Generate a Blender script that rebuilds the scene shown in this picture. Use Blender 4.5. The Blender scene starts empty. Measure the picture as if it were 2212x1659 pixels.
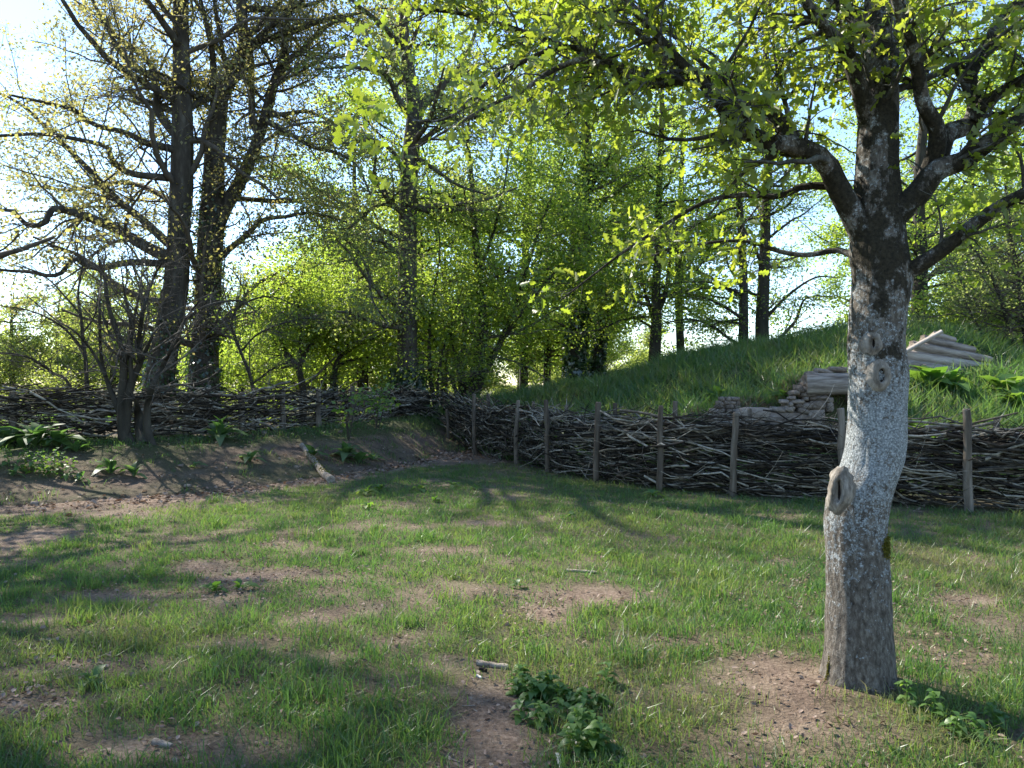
import bpy, math, random
import numpy as np
from mathutils import Vector, Matrix

# ------------------------------------------------------------------ camera, sky, sun, exposure
SC = bpy.context.scene
COL = SC.collection
F, CX, CY, EYE = 1637.0, 1106.0, 829.5, 1.55      # photograph measured at 2212 x 1659
cam = bpy.data.cameras.new('camera'); camo = bpy.data.objects.new('camera', cam); COL.objects.link(camo)
camo.location = (0, 0, EYE); camo.rotation_euler = (math.radians(90), 0, 0)
cam.sensor_width = 36.0; cam.lens = 36.0 * F / 2212.0; cam.clip_start = 0.05; cam.clip_end = 3000
SC.camera = camo

SUN_AZ, SUN_EL = math.radians(-47), math.radians(43)   # azimuth from +Y towards +X
world = bpy.data.worlds.new('World'); SC.world = world; world.use_nodes = True
wn = world.node_tree.nodes; wl = world.node_tree.links
bg = wn['Background']
sky = wn.new('ShaderNodeTexSky'); sky.sky_type = 'NISHITA'; sky.sun_disc = False
sky.sun_elevation = SUN_EL; sky.sun_rotation = SUN_AZ
sky.air_density = 1.0; sky.dust_density = 0.1; sky.ozone_density = 3.0
wl.new(sky.outputs[0], bg.inputs['Color']); bg.inputs['Strength'].default_value = 0.13
sun = bpy.data.lights.new('sun', 'SUN'); suno = bpy.data.objects.new('sun', sun); COL.objects.link(suno)
sun.energy = 4.4; sun.angle = math.radians(0.5); sun.color = (1.0, 0.94, 0.84)
SD = Vector((math.sin(SUN_AZ) * math.cos(SUN_EL), math.cos(SUN_AZ) * math.cos(SUN_EL), math.sin(SUN_EL)))
suno.rotation_euler = (-SD).to_track_quat('-Z', 'Y').to_euler(); suno.location = (-10, 10, 30)
SC.view_settings.view_transform = 'Standard'; SC.view_settings.look = 'None'
SC.view_settings.exposure = 1.5; SC.view_settings.gamma = 1.0; SC.view_settings.use_curve_mapping = False
SC.render.engine = 'CYCLES'
SC.cycles.use_denoising = True
SC.cycles.max_bounces = 8; SC.cycles.diffuse_bounces = 6; SC.cycles.glossy_bounces = 2
SC.cycles.transmission_bounces = 4; SC.cycles.caustics_reflective = False; SC.cycles.caustics_refractive = False
SC.cycles.sample_clamp_indirect = 6.0

RNG = np.random.default_rng(7)
random.seed(7)

# ------------------------------------------------------------------ helpers
def at(px, py, d):
    return np.array([(px - CX) / F * d, d, EYE - (py - CY) / F * d])
def gp(px, py):
    d = EYE * F / (py - CY)
    return np.array([(px - CX) / F * d, d])
def norm(v):
    return v / np.maximum(np.linalg.norm(v, axis=-1, keepdims=True), 1e-9)
def sstep(a, b, x):
    t = np.clip((x - a) / (b - a), 0, 1); return t * t * (3 - 2 * t)
_LAT = {}
def vnoise(x, y, scale, seed=0):
    if seed not in _LAT: _LAT[seed] = np.random.default_rng(1000 + seed).random((256, 256))
    L = _LAT[seed]; x = np.asarray(x, float) / scale + 500; y = np.asarray(y, float) / scale + 500
    xi = np.floor(x).astype(int); yi = np.floor(y).astype(int); u = x - xi; v = y - yi
    u = u * u * (3 - 2 * u); v = v * v * (3 - 2 * v)
    a = L[xi % 256, yi % 256]; b = L[(xi + 1) % 256, yi % 256]; c = L[xi % 256, (yi + 1) % 256]; d = L[(xi + 1) % 256, (yi + 1) % 256]
    return (a * (1 - u) + b * u) * (1 - v) + (c * (1 - u) + d * u) * v      # 0..1
def fbm(x, y, scale, seed=0, n=4):
    s = 0; a = 1; t = 0
    for i in range(n):
        s = s + a * vnoise(x, y, scale / 2 ** i, seed + i); t += a; a *= .55
    return s / t

def mesh_from(name, parts, smooth=False):
    """parts: (V, F[, rnd]) with F an (m,k) index array; one mesh with a per-face float 'rnd'."""
    Vs, loops, sizes, rnds, off = [], [], [], [], 0
    for p in parts:
        V, Fa = np.asarray(p[0], np.float32), np.asarray(p[1])
        if len(Fa) == 0: continue
        Vs.append(V); loops.append((Fa + off).ravel()); sizes.append(np.full(len(Fa), Fa.shape[1]))
        rnds.append(np.asarray(p[2], np.float32) if len(p) > 2 and p[2] is not None else np.zeros(len(Fa), np.float32)); off += len(V)
    V = np.concatenate(Vs); L = np.concatenate(loops).astype(np.int32); S = np.concatenate(sizes).astype(np.int32); R = np.concatenate(rnds)
    me = bpy.data.meshes.new(name)
    me.vertices.add(len(V)); me.vertices.foreach_set('co', V.ravel())
    me.loops.add(len(L)); me.loops.foreach_set('vertex_index', L)
    me.polygons.add(len(S)); st = np.zeros(len(S), np.int32); st[1:] = np.cumsum(S)[:-1]
    me.polygons.foreach_set('loop_start', st)
    try: me.polygons.foreach_set('loop_total', S)
    except Exception: pass
    if smooth: me.polygons.foreach_set('use_smooth', np.ones(len(S), bool))
    a = me.attributes.new('rnd', 'FLOAT', 'FACE'); a.data.foreach_set('value', R)
    me.update(calc_edges=True)
    return me
def ob(name, data, mat=None, parent=None, label=None, cat=None, group=None, kind=None, loc=None):
    o = bpy.data.objects.new(name, data); COL.objects.link(o)
    if mat is not None and data is not None and len(data.materials) == 0: data.materials.append(mat)
    if parent is not None: o.parent = parent
    if loc is not None: o.location = loc
    tag(o, label, cat, group, kind); return o
def tag(o, label=None, cat=None, group=None, kind=None):
    for k, v in (('label', label), ('category', cat), ('group', group), ('kind', kind)):
        if v: o[k] = v
    return o
def mk(name, parts, mat, parent=None, smooth=False, **kw):
    return ob(name, mesh_from(name, parts, smooth), mat, parent, **kw)

def tubes(P, R, k=5, seed=None, cap=False):
    """P (N,S,3) centre lines, R (N,S) radii -> V, F (quads), rnd per face (same along one tube)."""
    N, S, _ = P.shape
    T = norm(np.gradient(P, axis=1))
    mean = norm(P[:, -1] - P[:, 0])
    ref = np.where((np.abs(mean[:, 2]) < .8)[:, None], np.array([0, 0, 1.]), np.array([1., .13, 0]))
    U = norm(np.cross(T, ref[:, None, :])); W = np.cross(T, U)
    a = np.arange(k) * 2 * np.pi / k
    V = P[:, :, None, :] + R[:, :, None, None] * (np.cos(a)[None, None, :, None] * U[:, :, None, :] + np.sin(a)[None, None, :, None] * W[:, :, None, :])
    idx = np.arange(N * S * k).reshape(N, S, k)
    i0 = idx[:, :-1, :]; i1 = idx[:, 1:, :]
    Fq = np.stack([i0, np.roll(i0, -1, 2), np.roll(i1, -1, 2), i1], -1).reshape(-1, 4)
    r = (np.random.default_rng(seed or 1).random(N))
    return V.reshape(-1, 3), Fq, np.repeat(r, (S - 1) * k)
def resample(pts, w, n):
    """Catmull-Rom through pts, n points evenly spaced; w is carried along."""
    pts = np.asarray(pts, float); w = np.asarray(w, float)
    if len(pts) > 2:
        e = np.vstack([2 * pts[0] - pts[1], pts, 2 * pts[-1] - pts[-2]]); out, ow = [], []
        for i in range(len(pts) - 1):
            t = np.linspace(0, 1, 9)[:-1, None]; p0, p1, p2, p3 = e[i:i + 4]
            out.append(.5 * ((2 * p1) + (-p0 + p2) * t + (2 * p0 - 5 * p1 + 4 * p2 - p3) * t ** 2 + (-p0 + 3 * p1 - 3 * p2 + p3) * t ** 3))
            ow.append(w[i] + (w[i + 1] - w[i]) * t[:, 0])
        pts = np.vstack(out + [pts[-1:]]); w = np.concatenate(ow + [w[-1:]])
    s = np.concatenate([[0], np.cumsum(np.linalg.norm(np.diff(pts, axis=0), axis=1))])
    q = np.linspace(0, s[-1], n)
    return np.stack([np.interp(q, s, pts[:, i]) for i in range(3)], 1), np.interp(q, s, w)
def trace(pp, d0, d1, w0, w1, n=25):
    """a limb followed in the photograph: pixels, depth at either end (metres), width in pixels at either end."""
    m = len(pp); f = np.linspace(0, 1, m)
    pts = [at(p[0], p[1], d0 + (d1 - d0) * t) for p, t in zip(pp, f)]
    w = [(w0 + (w1 - w0) * t ** .8) * .5 * (d0 + (d1 - d0) * t) / F for t in f]
    return resample(pts, w, n)
def grow(rng, P0, D0, L, R0, S, gnarl, trop=0., taper=.25):
    N = len(L); D = D0.copy(); P = [P0]; st = (L / S)[:, None]
    for s in range(S):
        D = norm(D + rng.normal(0, gnarl, (N, 3)) + np.array([0, 0, trop])); P.append(P[-1] + D * st)
    return np.stack(P, 1), R0[:, None] * np.linspace(1, taper, S + 1)[None]
def plen(P): return np.linalg.norm(np.diff(P, axis=1), axis=2).sum(1)
def spawn(rng, P, R, dens, t0, ang, lr, rr, flat=1.0, lmin=.1, lmax=9., lens=None, up=0., wt=None):
    L = plen(P) if lens is None else lens
    q = L if wt is None else L * wt
    cnt = rng.poisson(dens * q / q.sum());      # dens: how many in all
    idx = np.repeat(np.arange(len(P)), cnt); n = len(idx)
    S = P.shape[1] - 1
    t = t0 + (1 - t0) * rng.random(n); f = t * S; i = np.minimum(f.astype(int), S - 1); u = (f - i)[:, None]
    pos = P[idx, i] * (1 - u) + P[idx, i + 1] * u; tan = norm(P[idx, i + 1] - P[idx, i])
    rad = R[idx, i] * (1 - u[:, 0]) + R[idx, i + 1] * u[:, 0]
    q = rng.normal(0, 1, (n, 3)); q = norm(q - (q * tan).sum(1, keepdims=True) * tan)
    a = np.radians(rng.normal(ang, 14, n))[:, None]
    d = tan * np.cos(a) + q * np.sin(a); d[:, 2] = d[:, 2] * flat + up; d = norm(d)
    ln = np.clip(L[idx] * lr * (1.1 - .7 * t) * rng.uniform(.55, 1.3, n), lmin, lmax)
    return pos, d, ln, np.minimum(rad * rr, ln * .03 + .002)

# leaf templates: along x, width y, fold z
T_RHOMB = (np.array([[0, 0, 0], [.42, .34, .08], [1, 0, -.05], [.42, -.34, .08]]), np.array([[0, 1, 2], [0, 2, 3]]))
_h = np.array([[0, 0], [.2, .17], [.33, .09], [.5, .31], [.61, .14], [.82, .24], [1, 0]])
T_OAK = (np.vstack([np.c_[_h, np.abs(_h[:, 1]) * .35 - .1 * _h[:, 0] ** 2], np.c_[_h[1:6, 0], -_h[1:6, 1], _h[1:6, 1] * .35 - .1 * _h[1:6, 0] ** 2]]),
         np.array([[0, 6, 5, 4, 3, 2, 1][::-1], [0, 7, 8, 9, 10, 11, 6][::-1]]))
def leafset(base, d, nrm, size, tmpl, rnd):
    V, Fa = tmpl; d = norm(d); side = norm(np.cross(nrm, d)); nn = np.cross(d, side)
    W = base[:, None, :] + size[:, None, None] * (V[None, :, 0:1] * d[:, None] + V[None, :, 1:2] * side[:, None] + V[None, :, 2:3] * nn[:, None])
    m = len(V); FF = (Fa[None] + (np.arange(len(base)) * m)[:, None, None]).reshape(-1, Fa.shape[1])
    return W.reshape(-1, 3), FF, np.repeat(rnd, len(Fa))
def twig_leaves(rng, P, n, t0, size, droop, spread=.9, horiz=0., jit=.05):
    N, S1, _ = P.shape; S = S1 - 1
    idx = np.repeat(np.arange(N), rng.poisson(n / N, N)); m = len(idx)      # n: how many in all
    t = t0 + (1 - t0) * rng.random(m) ** .8; f = t * S; i = np.minimum(f.astype(int), S - 1); u = (f - i)[:, None]
    pos = P[idx, i] * (1 - u) + P[idx, i + 1] * u + rng.normal(0, jit, (m, 3)) * np.array([1, 1, 1 - .55 * horiz]); tan = norm(P[idx, i + 1] - P[idx, i])
    d = norm(tan * .6 + rng.normal(0, spread, (m, 3)) * np.array([1, 1, 1 - .6 * horiz]) + np.array([0, 0, -droop]))
    nr = norm(rng.normal(0, 1, (m, 3)) * (1 - .6 * horiz) + np.array([0, 0, 1.2 * horiz]))
    return pos, d, nr, size * rng.uniform(.6, 1.25, m)

# ------------------------------------------------------------------ materials
def new_mat(name):
    m = bpy.data.materials.new(name); m.use_nodes = True; nt = m.node_tree
    nt.nodes.remove(nt.nodes['Principled BSDF']); return m, nt, nt.nodes['Material Output']
def nd(nt, t, **kw):
    n = nt.nodes.new(t)
    for k, v in kw.items():
        if k.startswith('_'): setattr(n, k[1:], v)
        else: n.inputs[k.replace('__', ' ')].default_value = v
    return n
def ramp(nt, fac, stops):
    r = nt.nodes.new('ShaderNodeValToRGB'); e = r.color_ramp.elements
    while len(e) < len(stops): e.new(0.5)
    for x, (p, c) in zip(e, stops): x.position = p; x.color = (*c, 1)
    nt.links.new(fac, r.inputs[0]); return r.outputs[0]
def leaf_mat(name, cols, tcols, tfac=.5, gloss=.05, rough=.45):
    m, nt, out = new_mat(name); a = nd(nt, 'ShaderNodeAttribute', _attribute_name='rnd')
    k = [i / (len(cols) - 1) for i in range(len(cols))]
    c = ramp(nt, a.outputs['Fac'], list(zip(k, cols))); t = ramp(nt, a.outputs['Fac'], list(zip(k, tcols)))
    df = nd(nt, 'ShaderNodeBsdfDiffuse'); tr = nd(nt, 'ShaderNodeBsdfTranslucent'); gl = nd(nt, 'ShaderNodeBsdfGlossy', Roughness=rough)
    nt.links.new(c, df.inputs['Color']); nt.links.new(t, tr.inputs['Color'])
    m1 = nd(nt, 'ShaderNodeMixShader', Fac=tfac); nt.links.new(df.outputs[0], m1.inputs[1]); nt.links.new(tr.outputs[0], m1.inputs[2])
    m2 = nd(nt, 'ShaderNodeMixShader', Fac=gloss); nt.links.new(m1.outputs[0], m2.inputs[1]); nt.links.new(gl.outputs[0], m2.inputs[2])
    nt.links.new(m2.outputs[0], out.inputs[0]); return m
def rough_mat(name, stops, scale=8., stretch=(1, 1, 1), bump=.4, bscale=30., bstretch=None, rough=.9, detail=6., tint=None, objrnd=0.):
    m, nt, out = new_mat(name); L = nt.links
    tc = nd(nt, 'ShaderNodeTexCoord'); mp = nd(nt, 'ShaderNodeMapping'); mp.inputs['Scale'].default_value = stretch
    L.new(tc.outputs['Object'], mp.inputs[0])
    n1 = nd(nt, 'ShaderNodeTexNoise', Scale=scale, Detail=detail, Roughness=.65); L.new(mp.outputs[0], n1.inputs['Vector'])
    fac = n1.outputs['Fac']
    if objrnd:
        oi = nd(nt, 'ShaderNodeObjectInfo'); ar = nd(nt, 'ShaderNodeAttribute', _attribute_name='rnd')
        s = nd(nt, 'ShaderNodeMath', _operation='ADD'); L.new(oi.outputs['Random'], s.inputs[0]); L.new(ar.outputs['Fac'], s.inputs[1])
        w = nd(nt, 'ShaderNodeMath', _operation='FRACT'); L.new(s.outputs[0], w.inputs[0])
        q = nd(nt, 'ShaderNodeMath', _operation='MULTIPLY_ADD'); L.new(w.outputs[0], q.inputs[0]); q.inputs[1].default_value = objrnd; q.inputs[2].default_value = -objrnd / 2
        z = nd(nt, 'ShaderNodeMath', _operation='ADD'); L.new(fac, z.inputs[0]); L.new(q.outputs[0], z.inputs[1]); fac = z.outputs[0]
    c = ramp(nt, fac, stops)
    p = nd(nt, 'ShaderNodeBsdfPrincipled', Roughness=rough); p.inputs['Specular IOR Level'].default_value = .25
    L.new(c, p.inputs['Base Color'])
    if bump:
        mp2 = nd(nt, 'ShaderNodeMapping'); mp2.inputs['Scale'].default_value = bstretch or stretch; L.new(tc.outputs['Object'], mp2.inputs[0])
        n2 = nd(nt, 'ShaderNodeTexNoise', Scale=bscale, Detail=5., Roughness=.7); L.new(mp2.outputs[0], n2.inputs['Vector'])
        b = nd(nt, 'ShaderNodeBump', Strength=bump, Distance=.03); L.new(n2.outputs['Fac'], b.inputs['Height']); L.new(b.outputs[0], p.inputs['Normal'])
    L.new(p.outputs[0], out.inputs[0]); return m

M = {}
M['leaf_oak_near'] = leaf_mat('leaf_oak_near', [(.06, .09, .012), (.10, .125, .018), (.14, .135, .025)], [(.24, .40, .03), (.44, .56, .04), (.58, .58, .06)], .52)
M['leaf_bronze'] = leaf_mat('leaf_bronze', [(.07, .08, .03), (.10, .10, .035), (.12, .10, .04)], [(.34, .38, .10), (.48, .45, .13), (.54, .43, .15)], .58)
M['leaf_pale'] = leaf_mat('leaf_pale', [(.06, .08, .03), (.085, .11, .03), (.10, .12, .05)], [(.34, .44, .11), (.44, .52, .12), (.48, .50, .15)], .58)
M['leaf_green'] = leaf_mat('leaf_green', [(.045, .085, .014), (.06, .105, .016), (.085, .125, .02)], [(.34, .54, .06), (.46, .62, .07), (.58, .66, .08)], .6)
M['leaf_far'] = leaf_mat('leaf_far', [(.06, .10, .03), (.08, .115, .03), (.11, .12, .035)], [(.38, .54, .11), (.50, .60, .11), (.62, .62, .11)], .6)
M['ivy'] = leaf_mat('ivy', [(.012, .03, .01), (.02, .05, .014), (.035, .07, .02)], [(.04, .10, .01), (.06, .14, .015), (.1, .2, .02)], .3, .1, .35)
M['grass'] = leaf_mat('grass', [(.04, .09, .028), (.06, .115, .032), (.10, .14, .04), (.19, .18, .09)], [(.14, .30, .05), (.20, .36, .06), (.30, .40, .07), (.32, .3, .12)], .42, .035, .4)
M['long_grass'] = leaf_mat('long_grass', [(.045, .10, .035), (.065, .125, .04), (.10, .15, .045), (.19, .18, .09)], [(.16, .32, .06), (.22, .38, .07), (.32, .42, .07), (.34, .32, .12)], .46, .05, .4)
M['dry_grass'] = leaf_mat('dry_grass', [(.20, .14, .09), (.27, .20, .13), (.16, .11, .07)], [(.2, .14, .08), (.26, .19, .1), (.16, .1, .06)], .25, .03)
M['litter'] = leaf_mat('litter', [(.09, .06, .042), (.20, .14, .10), (.32, .25, .20), (.24, .16, .12)], [(.10, .05, .03), (.17, .10, .06), (.24, .16, .1), (.16, .09, .06)], .2, .015, .6)
M['herb'] = leaf_mat('herb', [(.05, .11, .025), (.075, .14, .035), (.11, .165, .05)], [(.20, .40, .04), (.28, .46, .05), (.36, .50, .06)], .4, .035, .45)
M['foxglove'] = leaf_mat('foxglove', [(.06, .11, .04), (.085, .14, .05), (.11, .16, .07)], [(.14, .30, .05), (.20, .36, .07), (.26, .40, .09)], .4, .05, .45)
M['bark_oak'] = rough_mat('bark_oak', [(.25, (.025, .022, .018)), (.5, (.06, .052, .042)), (.72, (.13, .125, .105))], 6., (1, 1, .3), .9, 14., (1, 1, .25))
M['bark_limb'] = rough_mat('bark_limb', [(.28, (.02, .018, .014)), (.45, (.055, .05, .042)), (.58, (.12, .118, .10)), (.7, (.24, .25, .235))], 14., (1, 1, .8), .8, 40., (1, 1, .6), detail=9.)
M['bark_dark'] = rough_mat('bark_dark', [(.3, (.02, .018, .013)), (.6, (.055, .048, .036)), (.8, (.09, .085, .05))], 6., (1, 1, .3), .8, 14., (1, 1, .25))
M['twig'] = rough_mat('twig', [(.3, (.055, .046, .038)), (.6, (.12, .105, .085))], 5., bump=0)
M['stick'] = rough_mat('stick', [(.25, (.016, .013, .010)), (.45, (.05, .041, .03)), (.62, (.12, .105, .08)), (.85, (.38, .35, .29))], 7., (1, 1, 1), .5, 40., objrnd=.7)
M['post'] = rough_mat('post', [(.3, (.05, .038, .028)), (.5, (.12, .098, .075)), (.7, (.25, .215, .175))], 9., (1, 1, .12), .6, 30., (1, 1, .1), objrnd=.12)
M['stone'] = rough_mat('stone', [(.25, (.10, .075, .055)), (.5, (.22, .175, .14)), (.75, (.36, .30, .245))], 4.5, bump=.8, bscale=12., objrnd=.3)
M['log_wood'] = rough_mat('log_wood', [(.28, (.085, .066, .052)), (.45, (.23, .19, .155)), (.6, (.36, .31, .26)), (.75, (.48, .43, .37))], 12., (.12, 1, 1), .9, 30., (.10, 1, 1), objrnd=.22)
M['callus'] = rough_mat('callus', [(.3, (.07, .056, .044)), (.48, (.20, .175, .145)), (.68, (.40, .36, .31))], 30., (1, 1, .3), .6, 60., (1, 1, .25))
M['hollow'] = rough_mat('hollow', [(.3, (.012, .009, .007)), (.7, (.04, .03, .024))], 30., bump=.5)
M['moss'] = leaf_mat('moss', [(.09, .09, .012), (.13, .12, .02), (.16, .14, .03)], [(.15, .16, .02), (.2, .2, .03), (.22, .2, .03)], .25, .02)
M['bone'] = rough_mat('bone', [(.3, (.42, .38, .32)), (.7, (.66, .62, .55))], 20., bump=.2)
M['dead_wood'] = rough_mat('dead_wood', [(.3, (.13, .10, .075)), (.5, (.27, .22, .17)), (.7, (.42, .36, .29))], 16., (1, 1, 1), .6, 40.)

def near_bark():
    """young oak bark: brown-grey ridges below, crusted with pale lichen from knee to head height, dark moss patches above."""
    m, nt, out = new_mat('near_bark'); L = nt.links
    tc = nd(nt, 'ShaderNodeTexCoord'); mp = nd(nt, 'ShaderNodeMapping'); mp.inputs['Scale'].default_value = (1, 1, .42); L.new(tc.outputs['Object'], mp.inputs[0])
    n1 = nd(nt, 'ShaderNodeTexNoise', Scale=52., Detail=7., Roughness=.7); L.new(mp.outputs[0], n1.inputs['Vector'])
    base = ramp(nt, n1.outputs['Fac'], [(.3, (.028, .022, .017)), (.5, (.115, .098, .08)), (.68, (.23, .21, .18))])
    n2 = nd(nt, 'ShaderNodeTexNoise', Scale=58., Detail=5., Roughness=.72); L.new(tc.outputs['Object'], n2.inputs['Vector'])
    n3 = nd(nt, 'ShaderNodeTexNoise', Scale=9., Detail=5., Roughness=.65); L.new(tc.outputs['Object'], n3.inputs['Vector'])
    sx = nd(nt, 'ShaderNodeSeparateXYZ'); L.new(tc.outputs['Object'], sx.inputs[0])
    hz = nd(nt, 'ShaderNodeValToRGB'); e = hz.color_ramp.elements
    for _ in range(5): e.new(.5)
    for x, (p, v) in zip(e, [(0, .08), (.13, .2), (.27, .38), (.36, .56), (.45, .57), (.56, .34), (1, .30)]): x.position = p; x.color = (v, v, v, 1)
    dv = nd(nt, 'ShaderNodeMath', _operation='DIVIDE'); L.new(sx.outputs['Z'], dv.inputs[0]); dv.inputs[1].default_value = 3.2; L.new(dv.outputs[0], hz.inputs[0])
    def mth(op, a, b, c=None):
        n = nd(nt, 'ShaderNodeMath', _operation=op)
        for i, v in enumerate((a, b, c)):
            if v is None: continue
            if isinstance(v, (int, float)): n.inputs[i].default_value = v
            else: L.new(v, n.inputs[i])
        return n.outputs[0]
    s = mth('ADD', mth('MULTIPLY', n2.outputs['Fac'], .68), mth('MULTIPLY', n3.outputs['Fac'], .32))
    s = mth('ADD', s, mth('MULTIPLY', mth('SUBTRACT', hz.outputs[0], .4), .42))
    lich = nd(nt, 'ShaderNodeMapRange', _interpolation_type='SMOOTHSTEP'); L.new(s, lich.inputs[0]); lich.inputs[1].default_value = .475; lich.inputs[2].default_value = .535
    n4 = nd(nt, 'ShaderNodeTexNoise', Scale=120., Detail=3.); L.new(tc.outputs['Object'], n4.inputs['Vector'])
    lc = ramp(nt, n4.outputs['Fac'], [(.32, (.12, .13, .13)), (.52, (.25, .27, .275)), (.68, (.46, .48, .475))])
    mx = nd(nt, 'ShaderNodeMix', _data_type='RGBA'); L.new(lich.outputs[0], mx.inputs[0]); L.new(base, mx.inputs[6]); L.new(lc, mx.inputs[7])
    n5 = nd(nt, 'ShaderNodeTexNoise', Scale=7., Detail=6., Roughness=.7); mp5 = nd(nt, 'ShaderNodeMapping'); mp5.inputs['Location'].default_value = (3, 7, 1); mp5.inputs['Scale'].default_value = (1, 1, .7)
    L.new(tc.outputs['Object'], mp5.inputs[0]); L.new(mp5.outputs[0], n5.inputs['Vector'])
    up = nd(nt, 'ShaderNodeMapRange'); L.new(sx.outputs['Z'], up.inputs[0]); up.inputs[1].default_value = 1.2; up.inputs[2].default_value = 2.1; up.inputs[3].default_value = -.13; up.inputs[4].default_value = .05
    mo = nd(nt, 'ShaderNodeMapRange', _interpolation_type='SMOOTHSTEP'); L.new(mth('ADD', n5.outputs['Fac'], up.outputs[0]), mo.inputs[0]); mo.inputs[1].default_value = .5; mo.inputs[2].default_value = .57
    dk = ramp(nt, n2.outputs['Fac'], [(.35, (.014, .012, .009)), (.65, (.05, .042, .026))])
    mx2 = nd(nt, 'ShaderNodeMix', _data_type='RGBA'); L.new(mo.outputs[0], mx2.inputs[0]); L.new(mx.outputs[2], mx2.inputs[6]); L.new(dk, mx2.inputs[7])
    p = nd(nt, 'ShaderNodeBsdfPrincipled', Roughness=.9); p.inputs['Specular IOR Level'].default_value = .25; L.new(mx2.outputs[2], p.inputs['Base Color'])
    hh = mth('ADD', mth('MULTIPLY', n1.outputs['Fac'], 1.0), mth('MULTIPLY', n2.outputs['Fac'], .6))
    b = nd(nt, 'ShaderNodeBump', Strength=1.0, Distance=.014); L.new(hh, b.inputs['Height']); L.new(b.outputs[0], p.inputs['Normal'])
    L.new(p.outputs[0], out.inputs[0]); return m
M['near_bark'] = near_bark()
def soil_mat(name, soil, turf):
    """bare soil with crumbs; 'turf' vertex attribute says where roots and thatch of the sward cover it."""
    m, nt, out = new_mat(name); L = nt.links
    tc = nd(nt, 'ShaderNodeTexCoord')
    n1 = nd(nt, 'ShaderNodeTexNoise', Scale=3.2, Detail=9., Roughness=.68); L.new(tc.outputs['Object'], n1.inputs['Vector'])
    n2 = nd(nt, 'ShaderNodeTexNoise', Scale=42., Detail=6., Roughness=.7); L.new(tc.outputs['Object'], n2.inputs['Vector'])
    ad = nd(nt, 'ShaderNodeMath', _operation='MULTIPLY_ADD'); L.new(n2.outputs['Fac'], ad.inputs[0]); ad.inputs[1].default_value = .6
    h = nd(nt, 'ShaderNodeMath', _operation='MULTIPLY'); L.new(n1.outputs['Fac'], h.inputs[0]); h.inputs[1].default_value = .5; L.new(h.outputs[0], ad.inputs[2])
    cs = ramp(nt, ad.outputs[0], [(.42, soil[0]), (.55, soil[1]), (.68, soil[2])])
    ct = ramp(nt, ad.outputs[0], [(.42, turf[0]), (.55, turf[1]), (.68, turf[2])])
    a = nd(nt, 'ShaderNodeAttribute', _attribute_name='turf')
    mx = nd(nt, 'ShaderNodeMix', _data_type='RGBA'); L.new(a.outputs['Fac'], mx.inputs[0]); L.new(cs, mx.inputs[6]); L.new(ct, mx.inputs[7])
    p = nd(nt, 'ShaderNodeBsdfPrincipled', Roughness=.95); p.inputs['Specular IOR Level'].default_value = .2; L.new(mx.outputs[2], p.inputs['Base Color'])
    b = nd(nt, 'ShaderNodeBump', Strength=1.0, Distance=.05); L.new(ad.outputs[0], b.inputs['Height']); L.new(b.outputs[0], p.inputs['Normal'])
    L.new(p.outputs[0], out.inputs[0]); return m
SOIL = [(.085, .058, .042), (.19, .135, .098), (.31, .235, .175)]
M['ground'] = soil_mat('ground', SOIL, [(.05, .05, .022), (.095, .09, .042), (.15, .135, .07)])
M['bank'] = soil_mat('bank', [(.075, .05, .037), (.13, .09, .067), (.20, .145, .11)], [(.03, .045, .016), (.06, .07, .025), (.10, .09, .045)])
M['mound'] = soil_mat('mound', [(.10, .07, .045), (.17, .13, .085), (.25, .2, .14)], [(.03, .05, .016), (.055, .08, .025), (.09, .1, .04)])

# ------------------------------------------------------------------ the lie of the land
def G(x, y):
    x = np.asarray(x, float); y = np.asarray(y, float)
    z = .05 * (fbm(x, y, 2.2, 11) - .5) * np.exp(-((y - 6) / 30) ** 2) + .02 * (vnoise(x, y, .35, 17) - .5) * (np.abs(x) < 40) * (y < 40)
    z = z + .07 * np.exp(-(((x - 1.72) / .55) ** 2 + ((y - 3.75) / .5) ** 2))
    return z
HLp = [(-200, 12.0, 955), (30, 12.8, 955), (137, 13.0, 955), (290, 13.6, 955), (522, 14.8, 940), (610, 15.6, 930), (688, 16.3, 925), (760, 17.0, 915), (860, 18.2, 905), (930, 19.4, 903)]
HL = np.array([at(p, y, d) for p, d, y in HLp])            # line of the left fence along the bank crest
TL = np.array([[-12.0, 8.6], [-8.0, 9.0]] + [list(gp(p, y)) for p, y in [(0, 1098), (200, 1085), (400, 1070), (560, 1052), (700, 1032), (850, 1010), (960, 985)]])
def B(x, y):
    x = np.asarray(x, float); y = np.asarray(y, float)
    yh = np.interp(x, HL[:, 0], HL[:, 1]) - .75; yt = np.interp(x, TL[:, 0], TL[:, 1]) + .12 * (vnoise(x, y, 1.1, 31) - .5) * 2
    zc = np.interp(x, HL[:, 0], HL[:, 2])
    u = np.clip((y - yt) / (yh - yt), 0, 1)
    z = zc * (sstep(0, 1, u) * .55 + np.minimum(u, 1) * .45) - zc * .55 * sstep(1.2, 5, y - yh)
    z = z * sstep(-.6, -2.4, x) * (1 + .5 * (fbm(x, y, .9, 33) - .5))
    return np.where(y < yt, 0, z)
RX = [-6, -3, -.07, 2.4, 4, 5.5, 7.2, 9, 10.5, 12, 13.3, 16, 22]; RZ = [.2, .5, 1.05, 1.5, 2.03, 2.4, 2.65, 2.95, 3.1, 2.7, 1.9, 1.1, .3]
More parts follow.
